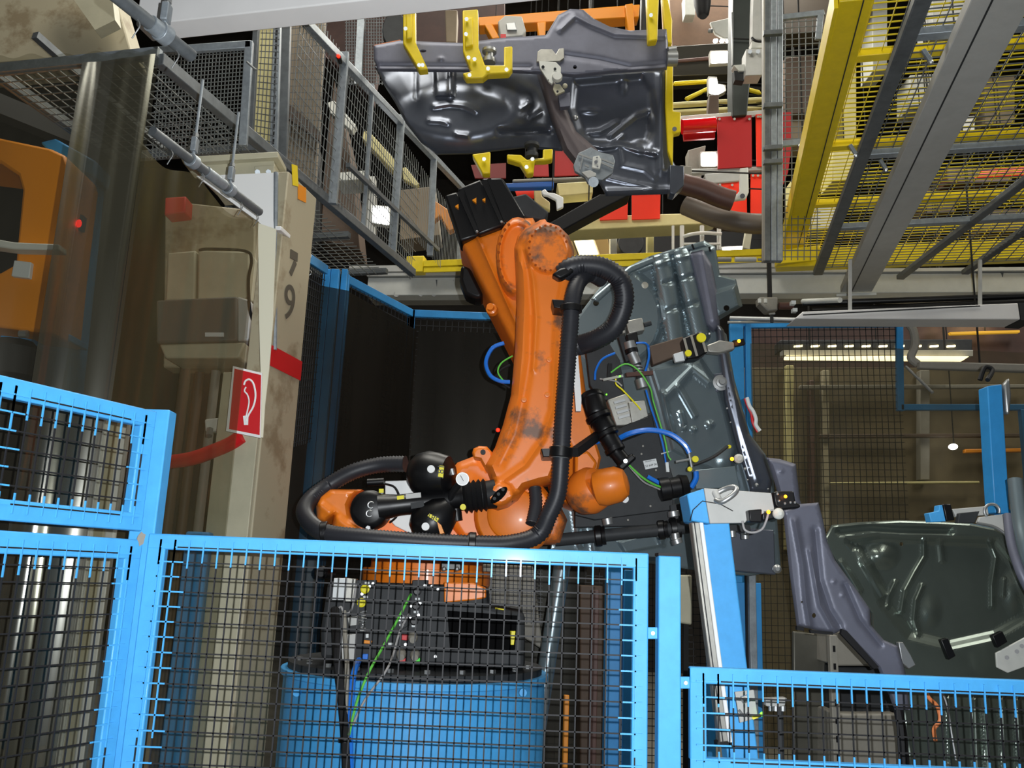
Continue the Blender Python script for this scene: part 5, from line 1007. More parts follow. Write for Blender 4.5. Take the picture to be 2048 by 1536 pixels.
Q_([(1108, 168), (1120, 168), (1130, 182), (1112, 190), (1106, 178)], 5.47, .02, 'hinge_plate', CREAM); MB().sphere(P(1130, 172, 5.47), .018, 12).build('ball_joint', CREAM, fb)
Q_([(1116, 190), (1140, 184), (1140, 212), (1120, 214)], 5.5, .05, 'block', SHEET_P); MB().sphere(P(1151, 236, 5.6), .02, 12).build('weld_nut', STEEL, fb)
for x, y, r in ((1086, 134, .011), (1110, 138, .010), (1115, 183, .008), (1097, 160, .004)): MB().cyl(P(x, y, 5.455), P(x, y, 5.45), r, n=14).build('plate_hole', BLK_G, fb)
Q_([(1147, 330), (1157, 306), (1170, 300), (1182, 294), (1192, 300), (1200, 304), (1226, 310), (1230, 322), (1225, 346), (1205, 360), (1188, 358), (1176, 366), (1170, 354), (1150, 342)], 5.48, .03, 'strut_mount', GALV)
Q_([(1186, 313), (1198, 311), (1203, 320), (1200, 338), (1184, 335)], 5.46, .02, 'centre_plate', GREY_L)
Q_([(1163, 344), (1176, 356), (1192, 352), (1192, 346), (1180, 340)], 5.46, .02, 'gusset', GREY_B)
MB().cyl(P(1187, 364, 5.46), P(1187, 364, 5.44), .034, n=20).build('tongue_disc', GALV, fb)
for (x0, y0), (x1, y1) in (((1157, 308), (1184, 318)), ((1202, 318), (1228, 328)), ((1202, 325), (1226, 336)), ((1166, 312), (1160, 340)), ((1170, 330), (1178, 334))): MB().bar(P(x0, y0, 5.465), P(x1, y1, 5.465), .008, .012).build('bead', STEEL, fb)
for x, y, r in ((1192, 324, .012), (1194, 315, .006), (1195, 333, .006), (1160, 321, .008)): MB().cyl(P(x, y, 5.455), P(x, y, 5.448), r, n=14).build('plate_hole', BLK, fb)
Q_([(1340, 330), (1368, 332), (1368, 370), (1350, 388), (1340, 386)], 5.6, .1, 'end_block', SHEET_D)
MB().tube([P(748, 92, 5.57), P(800, 81, 5.57), P(806, 86, 5.57)], .006, 6).build('copper_edge', mat('copper_orange', (236, 140, 84), .35), fb)
Q_([(749, 98), (762, 92), (756, 112), (749, 130)], 5.56, .01, 'galvanised_tab', GREY_L)
# ------------------------------------------------------------------ right overhead roof cage
zG = 4.20
beam = T('horizontal_beam', 'long pale grey horizontal beam with round bolt caps behind the robot', 'beam', at0(P(1400, 590, 7.5)))
yl, yr = 7.95, 7.15
def YB(x): return yl+(yr-yl)*(x-780)/(2048-780)
bl = P(740, 572, YB(740)); br_ = P(2150, 540, YB(2150)); bh = (P(1480, 555, YB(1480))-P(1480, 592, YB(1480))).length
bt = P(740, 572, YB(740)); zB = (P(780, 571, YB(780)).z+P(2048, 541, YB(2048)).z)/2
a = Vector((bt.x, bt.y, zB-bh/2)); b = Vector((br_.x, br_.y, zB-bh/2))
bcs = MB().bar(a, b, .16, bh).build('casing', GREY_L, beam, bev=.006)
MB().bar(a+ZZ*(bh/2+.02), b+ZZ*(bh/2+.02), .24, .03).build('top_flange', GREY_B, beam)
MB().bar(a+Vector((0, .1, -.03)), b+Vector((0, .1, -.03)), .3, .1).build('bottom_channel', GREY_K, beam)
for x, y in ((793, 588), (842, 587), (868, 587), (1534, 572), (1565, 571)):
    c = P(x, y, YB(x)-.085); MB().cyl(c+Vector((0, .02, 0)), c, .028, n=16).build('bolt_cap', GREY_B, bcs)
for x in (875, 910, 1960, 2005):
    c = P(x, 570 if x < 1000 else 545, YB(x)-.09); MB().prism([c+Vector((-.02, 0, .05)), c+Vector((.02, 0, .05)), c+Vector((0, 0, -.04))], (0, .02, 0)).build('wire_clip', GALV_D, beam)
# grey mesh roof on galvanised bars
gr_ = T('mesh_roof', 'grey galvanised mesh roof panels with steel bars at upper right', 'roof', at0(Z(1900, 300, zG)))
O1 = Z(1640, 535, zG); 
mb = MB()
for i in range(40): p = O1+VV*(i*.093); mb.bar(p-U*4.2, p, .005, .005)
for i in range(72): p = O1-U*(i*.058); mb.bar(p, p+VV*3.7, .005, .005)
mb.build('wire_mesh', GALV_D, gr_, kind='stuff')
for y0, y1 in (((1800, 72), (2048, 52)), ((1727, 309), (2048, 288)), ((1672, 455), (2048, 430))):
    MB().bar(Z(*y0, zG-.02), Z(*y1, zG-.02)+VV*1.2, .06, .04).build('cross_bar', GALV, gr_, bev=.004)
MB().bar(Z(1848, -12, zG-.03), Z(1636, 545, zG-.03), .075, .05).build('side_bar', GALV_D, gr_, bev=.006)
MB().bar(Z(2090, 330, zG-.03), Z(1800, 555, zG-.03), .06, .04).build('side_bar', GALV_D, gr_, bev=.006)
MB().bar(Z(2230, 330, zG+.02), Z(1930, 545, zG+.02), .06, .04).build('side_bar', GALV_D, gr_, bev=.006)
for x, y in ((1700, 290), (1760, 320), (1846, 100)):
    c = Z(x, y, zG-.06); MB().bar(c, c+VV*.03-ZZ*.06, .02, .02).build('clamp', GALV, gr_, bev=.002); MB().sphere(c+VV*.03-ZZ*.07, .014, 8).build('clamp_bolt', STEEL, gr_)
gb2 = T('sloping_beam', 'broad grey beam with centre seam running under the mesh roof', 'beam', at0(Z(1850, 300, zG-.08)))
ga, gb_ = Z(2012, -30, zG-.1), Z(1712, 578, zG-.1)
MB().bar(ga, gb_, .25, .06).build('casing', GREY_B, gb2, bev=.004)
MB().bar(ga-ZZ*.031-VV*.04, gb_-ZZ*.031-VV*.04, .008, .004).build('seam', BLK_G, gb2)
MB().bar(gb_+U*.02-VV*.16-ZZ*.05, gb_+U*.02+VV*.16-ZZ*.05, .05, .02).build('end_plate', GREY_L, gb2)
# yellow frame and mesh
zY = 4.62
yf = T('yellow_roof_frame', 'yellow painted frame with yellow mesh above the grey mesh roof', 'frame', at0(Z(1640, 300, zY)))
ya, yb_ = Z(1712, -20, zY), Z(1583, 500, zY)
MB().bar(ya, yb_, .17, .12).build('main_rail', YEL, yf, bev=.006)
MB().bar(ya-ZZ*.063+VV*.035, yb_-ZZ*.063+VV*.035, .006, .006).build('rail_seam', BLK_G, yf)
MB().bar(ya-VV*.10-ZZ*.02, yb_-VV*.10-ZZ*.02, .02, .15).build('rail_flange', YEL, yf)
for (x0, y0), (x1, y1) in (((1712, 112), (1800, 104)), ((1662, 292), (1740, 284)), ((1625, 408), (1700, 402))):
    p = Z(x0, y0, zY); MB().bar(p, p+VV*4.2, .07, .05).build('cross_bar', YEL, yf, bev=.004)
O2 = yb_; mb = MB()
for i in range(34): p = O2+VV*(.12+i*.12); mb.bar(p-U*4.6, p, .005, .005)
for i in range(76): p = O2-U*(i*.06)+ZZ*.02; mb.bar(p+VV*.06, p+VV*4.2, .007, .007)
mb.build('wire_mesh', YEL_W, yf, kind='stuff')
p0 = Z(1600, 520, zY-.25); MB().bar(p0-VV*.2, p0+VV*5, .12, .16).build('end_beam', YEL, yf, bev=.006)
MB().bar(p0-VV*.2-ZZ*.0+U*.35+ZZ*.12, p0+VV*5+U*.35+ZZ*.12, .12, .1).build('end_beam', YEL, yf, bev=.006)
MB().slab([(1556, 500), (1640, 490), (1642, 520), (1556, 528)], 7.1, .1).build('corner_plate', YEL, yf, bev=.006)
yb3 = T('yellow_rail', 'long yellow rail running behind the robot on the pale beam', 'rail', at0(P(1150, 530, 7.6)))
MB().bar(P(848, 530, 7.7), P(1552, 506, 7.35), .08, .06).build('upper_flange', YEL, yb3, bev=.004)
MB().bar(P(848, 540, 7.68), P(1552, 518, 7.33), .02, .05).build('web', YEL, yb3)
MB().bar(P(815, 532, 7.75), P(850, 531, 7.72), .1, .16).build('end_block', YEL, yb3, bev=.01)
MB().bar(P(700, 540, 7.9), P(1552, 530, 7.35), .06, .06).build('grey_underbar', GREY_B, yb3)
for x0, x1, m_ in ((1435, 1462, GREY_K), (1470, 1512, GREY_B), (1516, 1545, STEEL)): MB().cyl(P(x0, 519, 7.1), P(x1, 519, 7.1), .02 if m_ is not STEEL else .01, n=10).build('air_cylinder', m_, yb3)
# upright galvanised posts and framed mesh
gp2 = T('galvanised_posts', 'cluster of tall galvanised posts left of the yellow frame', 'post', at0(P(1545, 520, 6.6)))
for x0, x1, w_, m_ in ((1533, 1533, .05, GALV_D), (1546, 1546, .045, GALV), (1559, 1558, .045, GALV), (1527, 1527, .015, GREY_K)):
    MB().bar(P(x0, -60, 6.5), P(x1, 524, 6.5), w_, .06, up=(0, 1, 0)).build('post', m_, gp2, bev=.006)
for y in (60, 205, 290, 318): MB().slab([(1528, y), (1566, y-2), (1566, y+7), (1528, y+9)], 6.42, .04).build('clamp_bracket', GALV_D, gp2, bev=.003)
mp_ = T('mesh_screen', 'tall narrow framed wire mesh panel right of the galvanised posts', 'fence', at0(P(1600, 520, 6.65)))
MB().wires(P(1564, 520, 6.7), P(1640, 520, 6.7), P(1646, 34, 6.7), P(1564, 40, 6.7), 6, 40, .006).build('wire_mesh', GALV_W, mp_, kind='stuff')
MB().bar(P(1560, 36, 6.7), P(1648, 26, 6.7), .03, .05).build('top_rail', GALV, mp_, bev=.003)
MB().bar(P(1641, 26, 6.7), P(1636, 80, 6.7), .05, .03, up=(0, 1, 0)).build('stile', GALV, mp_, bev=.003)
MB().bar(P(1564, 288, 6.68), P(1608, 284, 6.68), .03, .05).build('middle_rail', GALV, mp_)
MB().lathe(P(1596, 298, 6.5), (1, -.2, 0), [(0, .03), (.02, .05), (.06, .05), (.08, .03)], 16).build('black_knob', BLK, mp_)

# ------------------------------------------------------------------ machinery beyond (upper centre)
SUPM = mat('dark_support_steel', (34, 33, 32), .7, spec=.2)
def item(name, label, cat, pts, y, th, m, bev=.01, **k):
    o = MB().slab(pts, y, th).build(name, m, label=label, cat=cat, bev=bev, **k)
    cx = sum(p[0] for p in pts)/len(pts); my = max(p[1] for p in pts); p = P(cx, sum(q[1] for q in pts)/len(pts), y+th*.6)
    if P(cx, my, y).z > .25 and name not in ('rear_rail', 'rear_post', 'panel'):
        if p.z > 3.0:
            mb = MB(); r2 = P(1546, sum(q[1] for q in pts)/len(pts), y+th*.6) if 1330 < cx < 1560 else p
            if r2 is not p: mb.bar((p.x, y+th*.6, p.z), (r2.x, y+th*.6, p.z), .01, .01)
            mb.bar((r2.x, y+th*.6, p.z), (r2.x, y+th*.6, 9.6), .01, .01, up=(0, 1, 0)); mb.build('hanger_rod', SUPM, o)
        else: MB().bar((p.x, y+th*.6, 0), (p.x, y+th*.6, p.z), .03, .03, up=(0, 1, 0)).build('support_leg', SUPM, o)
    return o
item('machine_casing', 'brown machine casing behind the yellow hooks at the top right of centre', 'machine', [(1335, -60), (1530, -60), (1530, 90), (1345, 92)], 9.2, .5, mat('tan_brown_casing', (112, 84, 62), .7, noise=.2))
item('dark_beam', 'dark grey shiny horizontal beam crossing behind the bright lamps', 'beam', [(1345, 92), (1470, 84), (1470, 148), (1345, 152)], 9.0, .3, mat('dark_shiny_beam', (70, 68, 62), .25, .4))
item('rust_strip', 'thin rusty strip along the dark shiny beam', 'strip', [(1355, 118), (1462, 108), (1462, 116), (1355, 124)], 8.95, .03, RUSTY)
item('yellow_tie_bar', 'thin yellow tie bar below the dark shiny beam', 'bar', [(1348, 162), (1424, 157), (1424, 163), (1348, 168)], 8.6, .05, YEL)
for i, (y0, y1) in enumerate(((204, 192), (219, 208))):
    item('conveyor_rail', ['upper cream conveyor rail crossing behind the grey lift arm', 'lower cream conveyor rail above the red flaps'][i], 'rail', [(1345, y0), (1545, y1), (1545, y1+6), (1345, y0+6)], 8.5, .08, CREAM_B, group='conveyor rails')
for i, pts in enumerate(([(1370, 194), (1416, 172), (1418, 178), (1376, 199)], [(1474, 168), (1520, 180), (1524, 187), (1478, 174)])):
    item('diagonal_strut', ['dim yellow diagonal strut left of the lift arm', 'dim yellow diagonal strut right of the lift arm'][i], 'strut', pts, 8.8, .05, YEL_W)
item('lift_arm', 'dark grey vertical lift arm coming down from the top edge', 'arm', [(1467, -60), (1508, -60), (1502, 150), (1494, 230), (1466, 232), (1464, 170)], 7.6, .2, mat('dark_arm_paint', (44, 50, 47), .5, noise=.2))
item('bright_edge_strip', 'thin bright edge strip along the dark lift arm', 'strip', [(1463, 24), (1467, 24), (1466, 130), (1464, 130)], 7.55, .03, STEEL)
t = T('robot_tool', 'light grey tool arm hanging beside the dark lift arm', 'arm', at0(P(1510, 150, 7.2)))
MB().slab([(1509, -60), (1528, -60), (1524, 80), (1505, 78), (1506, 20)], 7.3, .12).build('upper_arm', GREY_B, t, bev=.01)
MB().slab([(1503, 82), (1524, 82), (1524, 96), (1503, 96)], 7.32, .1).build('neck', GREY_L, t, bev=.006)
blk_ = MB().slab([(1492, 98), (1524, 97), (1524, 150), (1491, 151)], 7.25, .15).build('block', GREY_B, t, bev=.006)
MB().slab([(1467, 130), (1490, 128), (1490, 142), (1478, 142)], 7.3, .1).build('side_wedge', GREY_L, t, bev=.004)
MB().slab([(1468, 142), (1490, 142), (1488, 162), (1470, 160)], 7.32, .08).build('dark_foot', BLK_G, t)
for x in (1500, 1516): MB().cyl(P(x, 103, 7.24), P(x, 103, 7.21), .02, n=6).build('bolt', STEEL, blk_)
MB().tube(spline([P(1504, 76, 7.25), P(1512, 82, 7.22), P(1526, 82, 7.25), P(1540, 70, 7.3)], 5), .012, 8).build('dark_cable', BLK_M, t)
t = T('black_actuator', 'ribbed black actuator with chrome tip left of the bright lamps', 'actuator', at0(P(1405, 60, 7.8)))
MB().lathe(P(1402, -40, 7.8), P(1408, 62, 7.7)-P(1402, -40, 7.8), [(0, .1), (.3, .085), (.44, .06), (.47, .04)], 20).build('body', BLK_M, t)
MB().cyl(P(1418, 62, 7.7), P(1424, 62, 7.68), .02, n=10).build('tip', STEEL, t)
item('pale_box', 'small pale box on the brown casing', 'box', [(1368, -10), (1390, -10), (1391, 30), (1370, 30)], 9.0, .15, GREY_L)
item('lamp_reflector', 'tilted white reflector plate beside the upper bright lamps', 'panel', [(1420, 44), (1464, 34), (1464, 76), (1448, 76), (1430, 66)], 8.2, .04, GREY_L)
def lamp(name, label, pts, y, m=LAMP, house=True):
    t = T(name, label, 'lamp', at0(P(pts[0][0], pts[0][1], y))); MB().slab(pts, y, .04).build('lit_panel', m, t, bev=.012)
    q = P(sum(p[0] for p in pts)/len(pts), sum(p[1] for p in pts)/len(pts), y+.06); mb = MB(); r2 = P(1546, sum(p[1] for p in pts)/len(pts), y+.06) if 1330 < pts[0][0] < 1560 else q
    if r2 is not q: mb.bar(q, (r2.x, q.y, q.z), .01, .01)
    mb.bar((r2.x, q.y, q.z), (r2.x, q.y, 9.6), .01, .01, up=(0, 1, 0)); mb.build('hanger_rod', SUPM, t)
    if house:
        cx = sum(p[0] for p in pts)/len(pts); cy = sum(p[1] for p in pts)/len(pts)
        MB().slab([(cx+(x-cx)*1.15, cy+(yy-cy)*1.15) for x, yy in pts], y+.05, .08).build('housing', GREY_K, t)
lamp('high_bay_lamp', 'white-hot rectangular hall lamp beside the dark lift arm', [(1423, 103), (1459, 102), (1460, 122), (1424, 124)], 8.4)
lamp('high_bay_lamp', 'rounded glaring hall lamp below the rectangular one', [(1419, 155), (1434, 156), (1436, 168), (1449, 170), (1450, 180), (1436, 187), (1420, 184)], 8.3)
lamp('high_bay_lamp', 'glaring square lamp left of the large red flap', [(1403, 305), (1433, 304), (1434, 330), (1404, 330)], 7.9)
for i, x in enumerate((1432, 1445, 1457)): lamp('small_lamp', ['leftmost of three small lamps in a row above the rectangular lamp', 'middle one of three small lamps in a row above the rectangular lamp', 'rightmost of three small lamps in a row above the rectangular lamp'][i], [(x-5, 77), (x+4, 76), (x+5, 82), (x-4, 83)], 8.4, house=False)
lamp('high_bay_lamp', 'warm slanted rectangular lamp right of the robot elbow', [(1143, 463), (1180, 461), (1199, 515), (1163, 515)], 9.6, LAMPW)
lamp('strip_lamp', 'short white lamp strip above the yellow rail at right', [(1446, 494), (1492, 492), (1490, 502), (1448, 503)], 9.2)
item('lamp_pole', 'brown pole under the rounded glaring lamp', 'pole', [(1418, 190), (1438, 188), (1438, 228), (1416, 228)], 8.2, .1, BROWN)
# red flaps
rf = [([(1435, 234), (1503, 230), (1504, 333), (1436, 337)], REDD, 'large deep red flap hanging at centre right of the lamps'), ([(1512, 229), (1530, 228), (1530, 332), (1514, 332)], REDF, 'narrow orange-red flap partly behind the galvanised posts'),
      ([(1436, 366), (1493, 362), (1494, 430), (1436, 432)], REDF, 'orange-red flap behind the white L-shaped lever'), ([(1502, 347), (1530, 346), (1530, 428), (1502, 428)], REDF, 'orange-red flap low beside the galvanised posts'),
      ([(1200, 396), (1256, 392), (1255, 438), (1200, 440)], REDF, 'orange-red flap with slanted shadow below the overhead pan'), ([(1264, 390), (1321, 389), (1320, 437), (1264, 439)], REDF, 'square orange-red flap on the cream ledge'),
      ([(1106, 296), (1150, 300), (1160, 350), (1106, 352)], REDD, 'dark red flap left of the strut mount bracket'), ([(1050, 318), (1096, 318), (1098, 352), (1050, 352)], REDD, 'dark red flap behind the lower yellow hook'),
      ([(942, 330), (1012, 326), (1012, 356), (950, 356)], mat('dim_red_plastic', (110, 10, 12), .5), 'dim red flap above the robot motors'), ([(1028, 376), (1068, 374), (1068, 396), (1034, 392)], REDF, 'small bright red flap under the blue bar'),
      ([(1564, 225), (1582, 224), (1582, 300), (1576, 345), (1566, 370)], REDD, 'long tapering red flap behind the narrow mesh panel')]
for i, (pts, m_, lb) in enumerate(rf):
    t = T('red_flap', lb, 'flap', at0(P(pts[3][0], pts[3][1], 7.9)), 'red plastic flaps')
    fs_ = MB().slab(pts, 8.37 if i in (4, 5) else 7.64, .02).build('sheet', m_, t)
    if i > 5: a = P((pts[0][0]+pts[1][0])/2, pts[0][1]+3, 7.66); MB().bar(a, (a.x, a.y, 9.6), .008, .008, up=(0, 1, 0)).build('hanger_rod', SUPM, t)
    if i < 4:
        for x in ((pts[0][0]+pts[1][0])/2, pts[0][0]+4, pts[1][0]-4): MB().cyl(P(x, pts[0][1]+4, 7.64), P(x, pts[0][1]+4, 7.62), .012, n=8).build('rivet', GREY_L, fs_)
ro = T('red_roller', 'glossy red roller left of the large red flap', 'roller', at0(P(1395, 262, 7.7)))
MB().cyl(P(1364, 254, 7.6), P(1430, 249, 7.6), .07, n=20).build('body', mat('glossy_red', (215, 12, 20), .2, coat=.5), ro); MB().slab([(1366, 262), (1430, 258), (1430, 276), (1368, 280)], 7.7, .03).build('skirt', REDD, ro)
item('flap_rail', 'pale rail that the red flaps hang from', 'rail', [(1362, 231), (1534, 219), (1534, 229), (1362, 240)], 7.66, .04, GREY_L)
item('flap_rail', 'grey rail below the large red flap', 'rail', [(1364, 338), (1530, 332), (1530, 340), (1364, 348)], 7.66, .06, GREY_B)
item('grey_crossbar', 'grey crossbar right of the glaring square lamp', 'bar', [(1410, 347), (1480, 342), (1480, 362), (1412, 368)], 7.62, .1, GREY_B)
item('lever_plate', 'white L-shaped lever plate with black pivot near the galvanised posts', 'lever', [(1480, 336), (1497, 334), (1498, 384), (1492, 398), (1460, 402), (1458, 391), (1474, 388), (1480, 380)], 7.4, .04, GREY_L)
MB().cyl(P(1485, 392, 7.4), P(1485, 392, 7.36), .022, n=14).build('pivot_bolt', BLK, label='black pivot bolt on the L-shaped lever plate', cat='bolt')
item('grey_column', 'grey mast behind the overhead floor pan left of the square lamp', 'column', [(1376, 300), (1412, 290), (1402, 360), (1378, 360)], 8.1, .15, GREY_K)
item('joint_plate', 'pale joint plate with black hole at the end of the overhead pan', 'plate', [(1360, 330), (1384, 332), (1384, 352), (1362, 352)], 7.2, .06, GREY_K)
# brown curved pipe arm
MB().tube(spline([P(1364, 368, 7.1), P(1400, 378, 7.1), P(1440, 394, 7.1), P(1466, 402, 7.1)], 6), .09, 16).build('rusty_girder', RUSTY, label='thick reddish brown arm below the square lamp', cat='arm')
MB().tube(spline([P(1370, 410, 7.5), P(1430, 434, 7.4), P(1490, 446, 7.3), P(1545, 448, 7.3)], 6), .09, 16).build('brown_pipe', mat('grey_brown_pipe', (96, 86, 76), .5), label='grey-brown curved pipe running into the galvanised posts', cat='pipe')
item('black_girder', 'black diagonal girder from robot elbow to overhead pan', 'girder', [(1098, 446), (1200, 388), (1262, 388), (1200, 420), (1126, 460)], 6.6, .2, BLK_M)
item('cream_ledge', 'wide cream ledge beam under the square red flaps', 'beam', [(1118, 456), (1196, 432), (1440, 424), (1448, 434), (1400, 448), (1120, 462)], 8.4, .3, CREAM_B)
item('cream_ledge', 'grey-brown ledge continuing the cream ledge to the right', 'beam', [(1400, 426), (1530, 426), (1530, 452), (1440, 448)], 8.5, .2, BROWN)
item('cream_drum', 'cream cylinder casing beside the white link plate', 'machine', [(1114, 366), (1186, 362), (1186, 386), (1118, 392)], 8.2, .2, CREAM_B)
item('link_plate', 'bright white angled link plate under the blue bar', 'plate', [(1082, 382), (1090, 377), (1096, 384), (1110, 386), (1127, 394), (1127, 414), (1114, 420), (1112, 400), (1096, 392), (1086, 390)], 7.4, .04, WHT)
item('blue_bar', 'short blue bar above the robot terminal box', 'bar', [(1010, 366), (1108, 362), (1108, 374), (1010, 376)], 7.5, .08, mat('deep_blue_paint', (26, 84, 160), .4))
item('grey_bar', 'thin grey bar just above the blue bar', 'bar', [(1025, 358), (1190, 352), (1190, 358), (1025, 364)], 7.5, .06, GREY_K)
item('cream_bracket', 'cream bracket left of the small bright red flap', 'bracket', [(1068, 374), (1082, 374), (1084, 392), (1100, 404), (1100, 420), (1070, 405)], 7.9, .08, CREAM_B)
for i, x in enumerate((1226, 1300)):
    item('cream_post', ['cream post below the ledge nearest the warm lamp', 'second cream post below the ledge'][i], 'post', [(x-5, 462), (x+8, 461), (x+8, 520), (x-5, 520)], 8.8, .12, CREAM_B if i else GREY_B)
hr = T('handrail', 'pale tubular handrail below the ledge above the gripped pan', 'handrail', at0(P(1400, 490, 8.2)))
for x in (1346, 1364, 1404, 1438): MB().cyl(P(x, 452, 8.2), P(x, 500, 8.2), .014 if x < 1350 else .022, n=10).build('post', GREY_L, hr)
MB().tube(spline([P(1364, 474, 8.2), P(1385, 468, 8.15), P(1410, 466, 8.15), P(1443, 468, 8.15)], 5), .018, 8).build('rail', GREY_L, hr)
MB().tube(spline([P(1364, 488, 8.2), P(1400, 488, 8.15), P(1440, 488, 8.15)], 5), .014, 8).build('rail', GREY_L, hr)
item('duct_curve', 'dark round duct mouth between the cream posts', 'duct', circ(1262, 486, 26, 20, 24), 9.4, .3, BLK_G)
item('white_angle', 'white angled plate beside the short lamp strip', 'plate', [(1492, 456), (1506, 456), (1500, 500), (1486, 496)], 9.0, .06, CREAM)
item('dark_gap_sheet', 'black sheet standing in for the dark gap behind the cream ledge posts', 'panel', [(1120, 462), (1530, 450), (1530, 530), (1120, 540)], 10.2, .1, BLK_M)  # flat black sheet in place of the dark gap under the ledge
item('ochre_panel', 'ochre panel behind the warm slanted lamp', 'panel', [(1112, 462), (1215, 460), (1222, 530), (1120, 535)], 9.9, .1, mat('ochre', (150, 120, 60), .6))  # flat panel in one even ochre, not emissive
item('rear_casing', 'dark reddish brown casing behind the overhead carrier at top left', 'machine', [(560, -60), (1010, -60), (1010, 84), (760, 100), (745, 200), (660, 120), (560, 60)], 9.0, .2, mat('dark_red_brown', (74, 50, 44), .7, noise=.5, nscale=3))
MB().wires(P(690, 170, 8.3), P(800, 170, 8.3), P(800, 30, 8.3), P(690, 30, 8.3), 20, 22, .006).build('mesh_screen', GALV_D, label='small mesh screen behind the left end of the overhead pan', cat='screen')
a = P(716, 170, 8.2); MB().bar(a, P(722, 40, 8.2), .07, .05, up=(0, 1, 0)).build('upright_bar', GALV, label='galvanised upright left of the overhead pan', cat='post')
item('dark_duct', 'dark brown duct between the first two yellow hooks', 'duct', [(890, 20), (915, 20), (912, 84), (892, 84)], 8.2, .2, TAN)
item('dark_drum', 'dark rounded drum behind the first yellow hook', 'drum', circ(790, 60, 26, 16, 36), 8.0, .2, BLK_G)
# clutter beyond the yellow and grey mesh at upper right
rnd = random.Random(5)
cols = [(CREAM_B, 'cream'), (BROWN, 'brown'), (GREY_L, 'light grey'), (RUSTY, 'rusty'), (GREY_B, 'grey'), (TAN, 'tan')]
spots = [(1600, 170, 60, 110, 1, 'upright cabinet behind the narrow mesh panel'), (1592, 250, 40, 70, 5, 'box behind the narrow mesh panel, mid height'), (1610, 380, 40, 60, 0, 'casing low behind the yellow main rail'), (1760, 60, 30, 160, 2, 'duct seen through the yellow mesh near the top'), (1700, 200, 26, 150, 0, 'tube casing seen through the yellow mesh beside the main rail'),
         (1860, 180, 80, 60, 2, 'casing behind the grey mesh near the sloping beam'), (1900, 30, 70, 60, 4, 'hood behind the mesh right of the dark side bar'), (1960, 350, 130, 26, 3, 'long strip behind the mesh right of the sloping beam'), (1650, 430, 60, 50, 2, 'box behind the mesh just above the yellow end beam'), (1880, 400, 60, 50, 1, 'casing behind the mesh between sloping beam and right edge'), (2000, 200, 60, 90, 5, 'casing near the right edge behind the mesh'), (1690, 330, 50, 60, 0, 'machine hood behind the yellow mesh at mid height'), (2010, 440, 90, 40, 1, 'casing low at the right edge behind the mesh'), (1930, 250, 40, 30, 4, 'small box behind the right mesh roof')]
for x, y, w_, h_, k, lb in spots:
    item('machine_casing', cols[k][1]+' '+lb, 'machine', [(x-w_/2, y-h_/2), (x+w_/2, y-h_/2-4), (x+w_/2, y+h_/2), (x-w_/2, y+h_/2+3)], 9.2+rnd.random()*1.2, .4, cols[k][0])
item('red_banner', 'blurred red panel behind the mesh at the right edge', 'panel', [(1965, 340), (2060, 330), (2060, 350), (1950, 356)], 9.0, .05, REDF)
item('dark_backdrop', 'dark brown casing at the top behind the narrow mesh panel', 'machine', [(1540, -60), (1700, -60), (1690, 60), (1540, 70)], 9.4, .3, mat('very_dark_brown', (54, 44, 32), .7))
# pipes and lamp housing under the pale beam, right
for i, (p0, p1, r, m_) in enumerate((((1605, 607), (2100, 590), .022, BLK), ((1620, 624), (2100, 604), .034, BLK), ((1606, 603), (1680, 600), .02, GREY_L))):
    MB().cyl(P(*p0, 6.6), P(*p1, 6.1), r, n=14).build('pipe', m_, label=['thin black pipe directly under the pale beam', 'thick black pipe above the white wedge-shaped housing', 'short light grey tube end under the pale beam'][i], cat='pipe')
lh = T('strip_luminaire', 'long white wedge-shaped lamp housing under the black pipes', 'housing', at0(P(1800, 640, 6.2)))
MB().slab([(1590, 637), (1606, 623), (2036, 606), (2041, 639)], 5.8, .2).build('casing', LILAC, lh, bev=.006)
MB().bar(P(1606, 630, 5.79), P(1960, 612, 5.79), .006, .008).build('seam', BLK_G, lh)
MB().slab([(2038, 606), (2070, 606), (2070, 642), (2042, 640)], 5.8, .2).build('end_cap', BLK_G, lh)
for k, x in enumerate((1700, 1960)): MB().bar(P(x, 622, 5.9), P(x, 520, 5.9), .02, .02).build('hanger', GREY_B, lh)
MB().cyl(P(1460, 637, 6.5), P(1592, 640, 6.3), .018, n=12).build('curtain_pipe', STEEL, label='bright steel curtain pipe above the right blue fence', cat='pipe')
MB().cyl(P(1455, 645, 6.45), P(1700, 642, 6.35), .010, n=10).build('curtain_pipe', ALU, label='thin aluminium rod just below the bright steel pipe', cat='pipe')
cl2 = T('pipe_clamp', 'small clamp with screw on the bright steel curtain pipe', 'clamp', at0(P(1544, 645, 6.35)))
MB().bar(P(1543, 628, 6.35), P(1544, 645, 6.35), .02, .02).build('strap', BLK_G, cl2); MB().bar(P(1538, 628, 6.34), P(1550, 627, 6.34), .012, .012).build('screw', STEEL, cl2)
vv = T('valve_cluster', 'small dark valve cluster with white fittings under the pale beam', 'valve', at0(P(1550, 620, 6.9)))
MB().slab([(1518, 594), (1556, 594), (1556, 620), (1536, 622), (1520, 606)], 6.9, .12).build('body', GREY_K, vv, bev=.01)
for x, y in ((1587, 604), (1590, 619)): MB().slab([(x-4, y-3), (x+5, y-3), (x+5, y+4), (x-4, y+4)], 6.8, .05).build('white_fitting', WHT_G, vv)
MB().cyl(P(1558, 612, 6.9), P(1586, 612, 6.9), .03, n=12).build('barrel', RUSTY, vv)
a = P(1540, 606, 6.96); MB().bar(a, (a.x, a.y, 9.6), .03, .03, up=(0, 1, 0)).build('hanger', SUPM, vv)
for x in (1519, 1531): MB().cyl(P(x, 598, 6.86), P(x, 606, 6.86), .014, n=8).build('nut', GREY_L, vv)

